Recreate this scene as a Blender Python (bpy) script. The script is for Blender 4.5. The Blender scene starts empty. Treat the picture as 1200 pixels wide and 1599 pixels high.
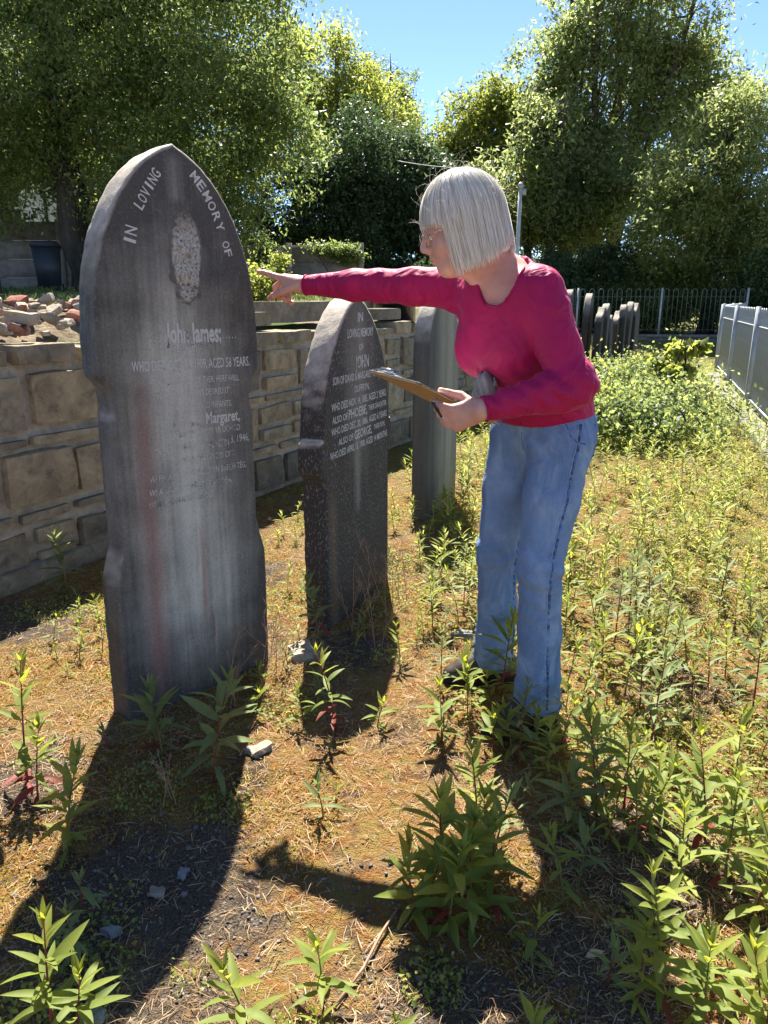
import bpy, bmesh, math, random
import numpy as np
from mathutils import Vector, Matrix, Quaternion
import openvdb

random.seed(7); rng = np.random.default_rng(7)
scene = bpy.context.scene
COL = scene.collection
PI = math.pi

# ------------------------------------------------------------------ camera, sky, sun, exposure
cam_d = bpy.data.cameras.new('camera'); cam = bpy.data.objects.new('camera', cam_d); COL.objects.link(cam)
cam.location = (0, 0, 1.25); cam.rotation_euler = (math.radians(90 - 16), 0, 0)
cam_d.sensor_fit = 'VERTICAL'; cam_d.sensor_height = 36.0; cam_d.lens = 36.0 * 1155 / 1599
cam_d.clip_start = 0.05; cam_d.clip_end = 2000
scene.camera = cam

SUN_EL = math.radians(53.0); SUN_AZ = math.radians(3.5)          # azimuth measured from +Y towards -X
sun_dir = Vector((-math.sin(SUN_AZ) * math.cos(SUN_EL), math.cos(SUN_AZ) * math.cos(SUN_EL), math.sin(SUN_EL)))
world = bpy.data.worlds.new('World'); scene.world = world; world.use_nodes = True
wn = world.node_tree.nodes; wl = world.node_tree.links
sky = wn.new('ShaderNodeTexSky'); sky.sky_type = 'NISHITA'; sky.sun_disc = False
sky.sun_elevation = SUN_EL; sky.sun_rotation = -SUN_AZ; sky.altitude = 6000; sky.air_density = 1.0; sky.dust_density = 0.0; sky.ozone_density = 2.2
wl.new(sky.outputs[0], wn['Background'].inputs[0]); wn['Background'].inputs[1].default_value = 0.09
sl = bpy.data.lights.new('sun', 'SUN'); sl.energy = 5.0; sl.angle = math.radians(0.53); sl.color = (1.0, 0.95, 0.86)
so = bpy.data.objects.new('sun', sl); COL.objects.link(so)
so.rotation_euler = (-sun_dir).to_track_quat('-Z', 'Y').to_euler(); so.location = (0, 0, 30)
scene.view_settings.view_transform = 'Standard'; scene.view_settings.look = 'None'
scene.view_settings.exposure = 1.9; scene.view_settings.gamma = 1.0; scene.view_settings.use_curve_mapping = False
scene.render.engine = 'CYCLES'
scene.cycles.max_bounces = 8; scene.cycles.transparent_max_bounces = 12
scene.cycles.use_denoising = True
scene.cycles.sample_clamp_indirect = 6.0

# ------------------------------------------------------------------ helpers
def link(o, parent=None):
    COL.objects.link(o)
    if parent is not None: o.parent = parent
    return o
def mesh_np(name, V, Fc, mat=None, smooth=False):
    """V (n,3), Fc (m,k) int array or list of arrays of equal-k groups"""
    V = np.asarray(V, dtype=np.float32).reshape(-1, 3)
    groups = Fc if isinstance(Fc, list) else [Fc]
    groups = [np.asarray(g, dtype=np.int32) for g in groups if len(g)]
    me = bpy.data.meshes.new(name)
    me.vertices.add(len(V)); me.vertices.foreach_set('co', V.ravel())
    li = np.concatenate([g.ravel() for g in groups]); cnt = np.concatenate([np.full(len(g), g.shape[1], np.int32) for g in groups])
    me.loops.add(len(li)); me.loops.foreach_set('vertex_index', li)
    st = np.zeros(len(cnt), np.int32); st[1:] = np.cumsum(cnt)[:-1]
    me.polygons.add(len(cnt)); me.polygons.foreach_set('loop_start', st); me.polygons.foreach_set('loop_total', cnt)
    if smooth: me.polygons.foreach_set('use_smooth', np.ones(len(cnt), bool))
    me.update(calc_edges=True); me.validate()
    if mat: me.materials.append(mat)
    return me
def bm_mesh(name, bm, mat=None, smooth=False):
    me = bpy.data.meshes.new(name); bm.to_mesh(me); bm.free()
    if smooth: me.polygons.foreach_set('use_smooth', np.ones(len(me.polygons), bool))
    if mat: me.materials.append(mat)
    return me
def obj(name, me, parent=None, loc=None, rot=None, scale=None):
    o = bpy.data.objects.new(name, me)
    if loc is not None: o.location = loc
    if rot is not None: o.rotation_euler = rot
    if scale is not None: o.scale = scale
    return link(o, parent)
def tag(o, label, cat, group=None):
    o['label'] = label; o['category'] = cat
    if group: o['group'] = group
    return o
def thing(name, label, cat, loc=(0, 0, 0), rot=(0, 0, 0), group=None):
    o = bpy.data.objects.new(name, None); o.location = loc; o.rotation_euler = rot; o.empty_display_size = 0.1
    link(o); return tag(o, label, cat, group)
def structure(o): o['kind'] = 'structure'; return o
def stuff(o, label, cat):
    tag(o, label, cat); o['kind'] = 'stuff'; return o

def hash3(ix, iy, iz, seed):
    n = (ix * 374761393 + iy * 668265263 + iz * 2147483647 + seed * 1274126177) & 0xffffffff
    n = ((n ^ (n >> 13)) * 1274126177) & 0xffffffff
    n = (n ^ (n >> 16)) & 0xffffffff
    return n.astype(np.float64) / 4294967295.0
def vnoise(P, seed=0):
    P = np.asarray(P, dtype=np.float64); i = np.floor(P).astype(np.int64); f = P - i; f = f * f * (3 - 2 * f)
    r = 0
    for dx in (0, 1):
        for dy in (0, 1):
            for dz in (0, 1):
                w = (f[..., 0] if dx else 1 - f[..., 0]) * (f[..., 1] if dy else 1 - f[..., 1]) * (f[..., 2] if dz else 1 - f[..., 2])
                r = r + w * hash3(i[..., 0] + dx, i[..., 1] + dy, i[..., 2] + dz, seed)
    return r * 2 - 1
def fbm(P, octv=4, seed=0, gain=0.5):
    P = np.asarray(P, dtype=np.float64); a = 1.0; r = 0; t = 0
    for k in range(octv):
        r = r + a * vnoise(P * (2.03 ** k), seed + k * 17); t += a; a *= gain
    return r / t

def tube(pts, rad, sides=6, cap=True):
    """tapered tube along pts; returns V, quads, tris"""
    pts = [Vector(p) for p in pts]; n = len(pts)
    if not hasattr(rad, '__len__'): rad = [rad] * n
    V = []; Q = []; T = []
    ref = Vector((0.13, 0.31, 0.94))
    prev = None
    for i, p in enumerate(pts):
        t = (pts[min(i + 1, n - 1)] - pts[max(i - 1, 0)])
        if t.length < 1e-9: t = Vector((0, 0, 1))
        t.normalize()
        if prev is None:
            a = t.cross(ref)
            if a.length < 0.05: a = t.cross(Vector((1, 0, 0)))
            a.normalize()
        else:
            a = prev - t * prev.dot(t); a.normalize()
        prev = a; b = t.cross(a)
        for k in range(sides):
            an = 2 * PI * k / sides
            V.append(p + (a * math.cos(an) + b * math.sin(an)) * rad[i])
    for i in range(n - 1):
        for k in range(sides):
            k2 = (k + 1) % sides
            Q.append((i * sides + k, i * sides + k2, (i + 1) * sides + k2, (i + 1) * sides + k))
    if cap:
        for base, off in ((0, 0), (n - 1, (n - 1) * sides)):
            V.append(pts[base]); c = len(V) - 1
            for k in range(sides):
                k2 = (k + 1) % sides
                T.append((off + k2, off + k, c) if base == 0 else (off + k, off + k2, c))
    return V, Q, T
class MB:
    """mesh collector"""
    def __init__(s): s.V = []; s.Q = []; s.T = []
    def add(s, V, Q=(), T=()):
        o = len(s.V); s.V.extend([tuple(v) for v in V]); s.Q.extend([tuple(i + o for i in q) for q in Q]); s.T.extend([tuple(i + o for i in t) for t in T]); return s
    def tube(s, pts, rad, sides=6, cap=True): return s.add(*tube(pts, rad, sides, cap))
    def box(s, lo, hi, M=None):
        x0, y0, z0 = lo; x1, y1, z1 = hi
        V = [Vector(v) for v in ((x0, y0, z0), (x1, y0, z0), (x1, y1, z0), (x0, y1, z0), (x0, y0, z1), (x1, y0, z1), (x1, y1, z1), (x0, y1, z1))]
        if M is not None: V = [M @ v for v in V]
        return s.add(V, [(0, 3, 2, 1), (4, 5, 6, 7), (0, 1, 5, 4), (1, 2, 6, 5), (2, 3, 7, 6), (3, 0, 4, 7)])
    def mesh(s, name, mat=None, smooth=False):
        g = []
        if s.Q: g.append(np.array(s.Q))
        if s.T: g.append(np.array(s.T))
        return mesh_np(name, np.array([tuple(v) for v in s.V]), g, mat, smooth)

# ------------------------------------------------------------------ signed-distance modelling
class Field:
    def __init__(s, lo, hi, vox):
        s.lo = np.array(lo, float); s.vox = vox; s.n = np.ceil((np.array(hi, float) - s.lo) / vox).astype(int) + 1
        s.A = np.full(s.n, 0.2, np.float32)
    def region(s, lo, hi):
        a = np.clip(np.floor((np.array(lo) - s.lo) / s.vox).astype(int), 0, s.n); b = np.clip(np.ceil((np.array(hi) - s.lo) / s.vox).astype(int) + 1, 0, s.n)
        sl_ = tuple(slice(i, j) for i, j in zip(a, b))
        g = np.meshgrid(*[s.lo[k] + s.vox * np.arange(a[k], b[k]) for k in range(3)], indexing='ij')
        return sl_, np.stack(g, -1)
    def put(s, sl_, d, k, op='add'):
        A = s.A[sl_]
        if op == 'add':
            if k > 0:
                h = np.maximum(k - np.abs(A - d), 0) / k; s.A[sl_] = np.minimum(A, d) - h * h * k * 0.25
            else: s.A[sl_] = np.minimum(A, d)
        elif op == 'sub':
            nd = -d
            if k > 0:
                h = np.maximum(k - np.abs(A - nd), 0) / k; s.A[sl_] = np.maximum(A, nd) + h * h * k * 0.25
            else: s.A[sl_] = np.maximum(A, nd)
    def cone(s, a, b, ra, rb, k=0.01, op='add', flat=None):
        """tapered capsule. flat=(axis, factor): squash along axis (unit vector) by factor>1"""
        a = np.array(a, float); b = np.array(b, float); m = max(ra, rb) * (1.0) + k + 3 * s.vox
        sl_, P = s.region(np.minimum(a, b) - m, np.maximum(a, b) + m)
        if P.size == 0: return
        if flat is not None:
            ax = np.array(flat[0], float); ax /= np.linalg.norm(ax); mid = (a + b) / 2
            P = P + ((P - mid) @ ax)[..., None] * ax * (flat[1] - 1)
            a = a + ((a - mid) @ ax) * ax * (flat[1] - 1); b = b + ((b - mid) @ ax) * ax * (flat[1] - 1)
        ba = b - a; t = np.clip(((P - a) @ ba) / max(ba @ ba, 1e-12), 0, 1)
        d = np.linalg.norm(P - a - t[..., None] * ba, axis=-1) - (ra + (rb - ra) * t)
        if flat is not None: d = d / (1 + (flat[1] - 1) * 0.5)
        s.put(sl_, d.astype(np.float32), k, op)
    def ell(s, c, r, R=None, k=0.01, op='add'):
        """ellipsoid; R 3x3 columns = local axes in field space"""
        c = np.array(c, float); r = np.array(r, float); m = r.max() + k + 3 * s.vox
        sl_, P = s.region(c - m, c + m)
        if P.size == 0: return
        Q = P - c
        if R is not None: Q = Q @ np.array(R)
        k0 = np.linalg.norm(Q / r, axis=-1); k1 = np.linalg.norm(Q / (r * r), axis=-1)
        d = k0 * (k0 - 1) / np.maximum(k1, 1e-9)
        s.put(sl_, d.astype(np.float32), k, op)
    def halfspace(s, p, n, k=0.0, box=None):
        """remove everything on the +n side of p (inside optional box (lo,hi))"""
        if box is None: sl_, P = s.region(s.lo, s.lo + s.n * s.vox)
        else: sl_, P = s.region(*box)
        n = np.array(n, float); n /= np.linalg.norm(n)
        d = ((P - np.array(p)) @ n).astype(np.float32); A = s.A[sl_]
        s.A[sl_] = np.maximum(A, d)
    def coords(s): return s.region(s.lo, s.lo + (s.n - 1) * s.vox)[1]
    def mesh_data(s, iso=0.0, relax=1):
        g = openvdb.FloatGrid(0.03); g.copyFromArray(np.clip(s.A, -0.03, 0.03), tolerance=1e-6)
        pts, quads = g.convertToQuads(iso)
        pts = np.array(pts, float); quads = np.array(quads)[:, ::-1]
        V = pts * s.vox + s.lo
        for _ in range(relax):
            ia = np.concatenate([quads[:, i] for i in (0, 1, 2, 3, 1, 2, 3, 0)]); ib = np.concatenate([quads[:, i] for i in (1, 2, 3, 0, 0, 1, 2, 3)])
            cn = np.bincount(ia, minlength=len(V)); acc = np.stack([np.bincount(ia, V[ib, k], len(V)) for k in range(3)], -1)
            V = V * 0.5 + 0.5 * acc / np.maximum(cn, 1)[:, None]
        # make sure the winding faces outward
        p = V[quads]; vol = np.einsum('ij,ij->i', p[:, 0], np.cross(p[:, 1], p[:, 2])).sum() + np.einsum('ij,ij->i', p[:, 0], np.cross(p[:, 2], p[:, 3])).sum()
        if vol < 0: quads = quads[:, ::-1]
        return V, quads

# ------------------------------------------------------------------ node materials
class NT:
    def __init__(s, name):
        s.m = bpy.data.materials.new(name); s.m.use_nodes = True; s.t = s.m.node_tree; s.n = s.t.nodes
        s.n.clear(); s.out = s.n.new('ShaderNodeOutputMaterial')
    def new(s, typ, **kw):
        n = s.n.new(typ)
        for k, v in kw.items():
            setattr(n, k, v)
        return n
    def setin(s, n, key, v):
        if v is None: return
        i = n.inputs[key]
        if hasattr(v, 'is_output'): s.t.links.new(v, i)
        elif isinstance(v, (tuple, list)) and i.type == 'RGBA' and len(v) == 3: i.default_value = (*v, 1)
        else: i.default_value = v
    def coord(s, which='Object'): return s.new('ShaderNodeTexCoord').outputs[which]
    def mapping(s, v, scale=(1, 1, 1), loc=(0, 0, 0), rot=(0, 0, 0)):
        n = s.new('ShaderNodeMapping'); s.setin(n, 0, v); n.inputs['Scale'].default_value = scale; n.inputs['Location'].default_value = loc; n.inputs['Rotation'].default_value = rot
        return n.outputs[0]
    def noise(s, v, scale, detail=4, rough=0.55, dist=0.0, out='Fac'):
        n = s.new('ShaderNodeTexNoise'); s.setin(n, 'Vector', v); n.inputs['Scale'].default_value = scale; n.inputs['Detail'].default_value = detail
        n.inputs['Roughness'].default_value = rough; n.inputs['Distortion'].default_value = dist
        return n.outputs[out]
    def voronoi(s, v, scale, out='Distance', feature='F1', rand=1.0):
        n = s.new('ShaderNodeTexVoronoi', feature=feature); s.setin(n, 'Vector', v); n.inputs['Scale'].default_value = scale; n.inputs['Randomness'].default_value = rand
        return n.outputs[out]
    def ramp(s, v, stops, interp='LINEAR'):
        n = s.new('ShaderNodeValToRGB'); s.setin(n, 0, v); r = n.color_ramp; r.interpolation = interp
        while len(r.elements) < len(stops): r.elements.new(0.5)
        for e, (p, c) in zip(r.elements, stops):
            e.position = p; e.color = (*c, 1) if isinstance(c, (tuple, list)) else (c, c, c, 1)
        return n.outputs[0]
    def mix(s, f, a, b, blend='MIX'):
        n = s.new('ShaderNodeMix', data_type='RGBA', blend_type=blend); s.setin(n, 0, f); s.setin(n, 6, a); s.setin(n, 7, b); return n.outputs[2]
    def math(s, op, a, b=None, clamp=False):
        n = s.new('ShaderNodeMath', operation=op, use_clamp=clamp); s.setin(n, 0, a); s.setin(n, 1, b); return n.outputs[0]
    def maprange(s, v, a, b, c=0.0, d=1.0):
        n = s.new('ShaderNodeMapRange'); s.setin(n, 0, v); n.inputs[1].default_value = a; n.inputs[2].default_value = b; n.inputs[3].default_value = c; n.inputs[4].default_value = d
        return n.outputs[0]
    def sep(s, v): n = s.new('ShaderNodeSeparateXYZ'); s.setin(n, 0, v); return n.outputs
    def bump(s, h, strength=0.5, dist=0.01, normal=None):
        n = s.new('ShaderNodeBump'); s.setin(n, 'Height', h); n.inputs['Strength'].default_value = strength; n.inputs['Distance'].default_value = dist; s.setin(n, 'Normal', normal); return n.outputs[0]
    def hsv(s, c, h=0.5, sat=1.0, v=1.0):
        n = s.new('ShaderNodeHueSaturation'); s.setin(n, 'Color', c); s.setin(n, 'Hue', h); s.setin(n, 'Saturation', sat); s.setin(n, 'Value', v); return n.outputs[0]
    def principled(s, color, rough=0.8, spec=0.3, normal=None, **kw):
        n = s.new('ShaderNodeBsdfPrincipled'); s.setin(n, 'Base Color', color); s.setin(n, 'Roughness', rough); s.setin(n, 'Specular IOR Level', spec); s.setin(n, 'Normal', normal)
        for k, v in kw.items(): s.setin(n, k.replace('_', ' '), v)
        return n.outputs[0]
    def surf(s, sh): s.t.links.new(sh, s.out.inputs[0]); return s.m
    def mixsh(s, f, a, b):
        n = s.new('ShaderNodeMixShader'); s.setin(n, 0, f); s.setin(n, 1, a); s.setin(n, 2, b); return n.outputs[0]
def plain(name, color, rough=0.7, spec=0.3, var=0.15, scale=20, bump=0.2, bdist=0.003, **kw):
    t = NT(name); co = t.coord(); f = t.noise(co, scale, 5)
    c = t.mix(t.ramp(f, [(0.3, 0.0), (0.7, 1.0)]), tuple(x * (1 - var) for x in color), tuple(min(1, x * (1 + var)) for x in color))
    return t.surf(t.principled(c, rough, spec, t.bump(t.noise(co, scale * 4, 4), bump, bdist), **kw))
def leaf_mat(name, cols, trans=0.45, rough=0.5, spec=0.3, tcol=None):
    """two-sided leaf: diffuse/gloss front plus translucent light; colour varies per leaf"""
    t = NT(name); g = t.new('ShaderNodeNewGeometry').outputs['Random Per Island']
    n = len(cols); c = t.ramp(g, [(i / max(1, n - 1), cols[i]) for i in range(n)])
    p = t.principled(c, rough, spec)
    tr = t.new('ShaderNodeBsdfTranslucent'); t.setin(tr, 0, t.hsv(c, 0.49, 1.0, 2.1) if tcol is None else tcol)
    return t.surf(t.mixsh(trans, p, tr.outputs[0]))
# ------------------------------------------------------------------ the lie of the land
WA = Vector((-2.95, 0.75)); WB = Vector((2.05, 10.1)); WD = (WB - WA).normalized(); WNRM = Vector((WD.y, -WD.x))   # retaining wall line; WNRM faces the graves
def gz(x, y):
    x = np.asarray(x, float); y = np.asarray(y, float)
    P = np.stack([x, y, np.zeros_like(x)], -1)
    z = 0.018 * fbm(P * 1.3, 3, 5) + 0.010 * fbm(P * 6, 3, 9)
    near = np.clip((7 - y) / 3, 0, 1)
    z = z + near * (0.006 * fbm(P * 22, 3, 31) + 0.0035 * np.abs(fbm(P * 60, 2, 77)))
    far = np.clip((y - 18.6) / 0.6, 0, 1)
    return z + far * 0.32
def gz1(x, y): return float(gz(np.array([x]), np.array([y]))[0])

def ground_material():
    t = NT('ground_moss'); co = t.coord()
    big = t.noise(co, 1.6, 4, 0.6); mid = t.noise(co, 7, 5, 0.65, 0.4); fine = t.noise(co, 60, 6, 0.7); vf = t.noise(co, 240, 3, 0.7)
    soil = t.ramp(fine, [(0.3, (0.035, 0.027, 0.022)), (0.6, (0.115, 0.085, 0.06)), (0.8, (0.24, 0.20, 0.15))])
    moss = t.ramp(t.noise(co, 14, 5, 0.7), [(0.3, (0.24, 0.075, 0.02)), (0.45, (0.30, 0.14, 0.035)), (0.58, (0.28, 0.19, 0.05)), (0.75, (0.18, 0.18, 0.04))])
    moss = t.mix(t.ramp(vf, [(0.40, 0.0), (0.68, 0.55)]), moss, (0.42, 0.29, 0.12))
    straw = t.ramp(fine, [(0.3, (0.13, 0.085, 0.05)), (0.7, (0.42, 0.31, 0.18))])
    c = t.mix(t.ramp(mid, [(0.30, 0.0), (0.45, 1.0)]), soil, moss)
    c = t.mix(t.ramp(t.noise(co, 3.3, 5, 0.7), [(0.50, 0.0), (0.66, 0.7)]), c, straw)
    c = t.mix(t.ramp(t.noise(co, 2.3, 6, 0.75, 0.8), [(0.55, 0.0), (0.63, 0.9)]), c, t.ramp(vf, [(0.35, (0.022, 0.018, 0.016)), (0.55, (0.075, 0.058, 0.045)), (0.75, (0.20, 0.165, 0.13))]))
    # darker brown patches at fixed spots among the moss
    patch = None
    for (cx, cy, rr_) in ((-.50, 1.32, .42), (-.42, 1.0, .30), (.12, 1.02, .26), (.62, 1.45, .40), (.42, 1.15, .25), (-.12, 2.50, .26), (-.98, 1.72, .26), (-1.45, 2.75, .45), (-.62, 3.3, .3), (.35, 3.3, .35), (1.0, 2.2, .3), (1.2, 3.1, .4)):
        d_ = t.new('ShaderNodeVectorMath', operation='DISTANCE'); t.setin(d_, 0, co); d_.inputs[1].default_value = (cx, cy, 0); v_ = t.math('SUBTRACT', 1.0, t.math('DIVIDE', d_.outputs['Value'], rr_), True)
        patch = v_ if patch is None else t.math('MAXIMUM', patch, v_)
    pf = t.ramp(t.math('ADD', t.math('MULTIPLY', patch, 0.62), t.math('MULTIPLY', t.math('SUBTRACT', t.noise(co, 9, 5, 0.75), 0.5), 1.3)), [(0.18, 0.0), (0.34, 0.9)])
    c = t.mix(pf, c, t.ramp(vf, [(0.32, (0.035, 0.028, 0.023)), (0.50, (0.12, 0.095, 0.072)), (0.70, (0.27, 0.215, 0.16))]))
    # greener with distance from the graves towards the fence
    green = t.ramp(fine, [(0.3, (0.07, 0.09, 0.02)), (0.7, (0.30, 0.29, 0.08))])
    c = t.mix(t.ramp(t.math('ADD', t.maprange(t.sep(co)[1], 2.0, 12.0, 0.0, 0.45), t.math('MULTIPLY', big, 0.5)), [(0.3, 0.0), (0.62, 0.85)]), c, green)
    chips = t.voronoi(co, 90, 'Color'); cf = t.ramp(t.voronoi(co, 90), [(0.25, 1.0), (0.38, 0.0)])
    rnd = t.ramp(t.sep(chips)[0], [(0.86, 0.0), (0.88, 1.0)])
    c = t.mix(t.math('MULTIPLY', t.math('MULTIPLY', cf, rnd), 0.8), c, (0.42, 0.37, 0.32))
    h = t.math('ADD', t.math('MULTIPLY', fine, 0.7), t.math('ADD', t.math('MULTIPLY', vf, 0.35), t.math('MULTIPLY', t.noise(co, 30, 5, 0.7), 0.8)))
    return t.surf(t.principled(c, 0.95, 0.12, t.bump(h, 1.0, 0.03)))
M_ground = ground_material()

def build_ground():
    # one sheet: fine near the graves, coarse to the horizon
    def axis(lo, hi, step, far_lo, far_hi, g=1.16):
        a = list(np.arange(lo, hi + 1e-6, step)); d = step; x = a[-1]
        while x < far_hi: d *= g; x += d; a.append(x)
        d = step; x = a[0]; b = []
        while x > far_lo: d *= g; x -= d; b.append(x)
        return np.array(b[::-1] + a)
    xs = axis(-1.4, 2.0, 0.017, -700, 700); ys = axis(0.9, 4.2, 0.017, -300, 900, 1.06)
    X, Y = np.meshgrid(xs, ys, indexing='ij'); Z = gz(X, Y)
    fade = np.clip((60 - np.hypot(X, Y)) / 30, 0, 1); Z = Z * fade + (1 - fade) * 0.0
    V = np.stack([X, Y, Z], -1).reshape(-1, 3); nx, ny = X.shape
    i = np.arange(nx - 1)[:, None] * ny + np.arange(ny - 1)[None, :]
    Q = np.stack([i, i + ny, i + ny + 1, i + 1], -1).reshape(-1, 4)
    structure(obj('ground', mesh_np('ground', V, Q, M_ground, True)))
build_ground()

# terrace of higher ground behind the retaining wall
def terrace_z(x, y):
    P = np.stack([np.asarray(x, float), np.asarray(y, float), 0 * np.asarray(x, float)], -1)
    mx = np.asarray(x, float) + 1.95; my = np.asarray(y, float) - 4.1
    return 0.98 + 0.20 * np.exp(-(mx * mx + my * my) / 0.7) + np.clip((np.asarray(y) - 4) * 0.035, 0, 0.42) + 0.05 * fbm(P * 0.9, 3, 3) + 0.025 * fbm(P * 5, 3, 8)
def build_terrace():
    us = np.concatenate([np.linspace(-0.12, -6, 70), np.linspace(-6.3, -60, 40)])   # distance back from the wall line
    vs = np.concatenate([np.linspace(-3, 13, 110), np.linspace(13.5, 70, 50)])
    U, Vv = np.meshgrid(us, vs, indexing='ij')
    end = 10.4
    X = WA.x + WD.x * Vv + WNRM.x * U; Y = WA.y + WD.y * Vv + WNRM.y * U
    X = np.minimum(X, 1.85 + (Y - 9.9) * 0.09)
    Z = terrace_z(X, Y); bl = np.clip((-U - 0.12) / 0.4, 0, 1); Z = 0.99 * (1 - bl) + Z * bl
    V = np.stack([X, Y, Z], -1); nx, ny = X.shape
    # skirt under the edges
    V = V.reshape(-1, 3)
    i = np.arange(nx - 1)[:, None] * ny + np.arange(ny - 1)[None, :]
    Q = np.stack([i, i + 1, i + ny + 1, i + ny], -1).reshape(-1, 4)
    t = NT('terrace_soil'); co = t.coord(); f = t.noise(co, 9, 6, 0.7)
    c = t.ramp(f, [(0.3, (0.06, 0.05, 0.035)), (0.5, (0.22, 0.17, 0.11)), (0.7, (0.36, 0.29, 0.20))])
    c = t.mix(t.ramp(t.noise(co, 1.1, 4), [(0.45, 0.0), (0.6, 1.0)]), c, (0.07, 0.10, 0.025))
    m = t.surf(t.principled(c, 0.95, 0.1, t.bump(t.noise(co, 40, 5, 0.7), 1.0, 0.03)))
    structure(obj('terrace', mesh_np('terrace', V, Q, m, True)))
    # earth bank where the terrace ends on the right, beyond the wall
    yb = np.linspace(9.2, 60, 120); xe = 1.85 + (yb - 9.9) * 0.09; ze = terrace_z(xe, yb); k = np.linspace(0, 1, 7)
    Xb = xe[:, None] - 0.05 + 0.75 * k[None]; Yb = np.repeat(yb[:, None], 7, 1); Zb = ze[:, None] * (1 - k[None] ** 1.3) - 0.12 * k[None] - 0.02; Vb = np.stack([Xb, Yb, Zb + 0.04 * fbm(np.stack([Xb * 2, Yb * 2, 0 * Xb], -1), 3, 5) * (k[None] > 0)], -1).reshape(-1, 3)
    i = np.arange(119)[:, None] * 7 + np.arange(6)[None, :]; structure(obj('bank', mesh_np('bank', Vb, np.stack([i, i + 1, i + 8, i + 7], -1).reshape(-1, 4), m, True)))
build_terrace()

# ------------------------------------------------------------------ stone lumps
def lump(name, size, seed, mat, sub=2, rough=0.10, roundness=0.25, seedscale=1.0):
    """a rough-hewn block with broken, softened edges"""
    bm = bmesh.new(); bmesh.ops.create_cube(bm, size=1.0)
    bmesh.ops.subdivide_edges(bm, edges=bm.edges[:], cuts=sub, use_grid_fill=True)
    V = np.array([v.co[:] for v in bm.verts])
    sp = V / np.linalg.norm(V, axis=1)[:, None] * 0.62
    ex = np.sort(np.abs(V), 1); edge = np.clip((ex[:, 1] - 0.30) / 0.2, 0, 1)[:, None]
    V = V * (1 - roundness * edge) + sp * roundness * edge
    V = V * np.array(size)
    nrm = V / np.linalg.norm(V, axis=1)[:, None]
    ms = min(size)
    sc = seedscale / ms
    d = fbm(V * sc * 1.1 + seed * 7.3, 3, seed) * rough * ms
    V = V + nrm * d[:, None] + np.stack([vnoise(V * sc * 0.7 + seed * 3.1 + k * 9.7, seed + k) for k in range(3)], -1) * rough * ms * 0.6
    for v, c in zip(bm.verts, V): v.co = c
    me = bm_mesh(name, bm, mat, True); me.set_sharp_from_angle(angle=math.radians(24)); return me

def sandstone(name, warm=1.0, dark=0.0):
    t = NT(name); co = t.coord(); inf = t.new('ShaderNodeObjectInfo').outputs['Random']
    v = t.new('ShaderNodeVectorMath', operation='ADD'); t.setin(v, 0, co)
    cmb = t.new('ShaderNodeCombineXYZ'); t.setin(cmb, 0, t.math('MULTIPLY', inf, 37.0)); t.setin(cmb, 1, t.math('MULTIPLY', inf, 91.0)); t.t.links.new(cmb.outputs[0], v.inputs[1])
    p = v.outputs[0]
    base = t.ramp(t.noise(p, 7, 5, 0.65, 0.6), [(0.28, (0.21, 0.18, 0.14)), (0.48, (0.39, 0.325, 0.23)), (0.62, (0.50, 0.42, 0.30)), (0.8, (0.58, 0.50, 0.385))])
    tint = t.ramp(inf, [(0.0, (0.62, 0.65, 0.66)), (0.3, (0.95, 0.93, 0.86)), (0.6, (1.02, 0.94, 0.80)), (0.85, (0.70, 0.72, 0.71)), (1.0, (0.95, 0.86, 0.72))])
    c = t.mix(1.0, base, tint, 'MULTIPLY')
    grime = t.ramp(t.noise(p, 16, 6, 0.75), [(0.52, 0.0), (0.78, 0.75)])
    c = t.mix(grime, c, (0.055, 0.05, 0.045)); c = t.mix(t.ramp(t.noise(p, 5, 4, 0.7), [(0.56, 0.0), (0.72, 0.7)]), c, (0.09, 0.085, 0.075))
    c = t.mix(t.ramp(t.voronoi(p, 55), [(0.05, 0.5), (0.12, 0.0)]), c, (0.5, 0.47, 0.38))
    if dark: c = t.mix(dark, c, (0.05, 0.048, 0.045))
    h = t.math('ADD', t.noise(p, 45, 6, 0.7), t.math('MULTIPLY', t.noise(p, 11, 4), 1.4))
    return t.surf(t.principled(c, 0.92, 0.2, t.bump(h, 1.0, 0.02)))
M_sand = sandstone('sandstone'); M_sand_dark = sandstone('sandstone_dark', dark=0.35)
def mortar_mat():
    t = NT('mortar'); co = t.coord()
    c = t.ramp(t.noise(co, 18, 6, 0.7), [(0.25, (0.32, 0.275, 0.215)), (0.55, (0.54, 0.475, 0.375)), (0.8, (0.64, 0.58, 0.48))])
    c = t.mix(t.ramp(t.noise(co, 4, 4, 0.6), [(0.5, 0.0), (0.7, 0.6)]), c, (0.16, 0.13, 0.10))
    return t.surf(t.principled(c, 0.95, 0.1, t.bump(t.noise(co, 50, 6, 0.75), 1.0, 0.02)))
M_mortar = mortar_mat()

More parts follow.
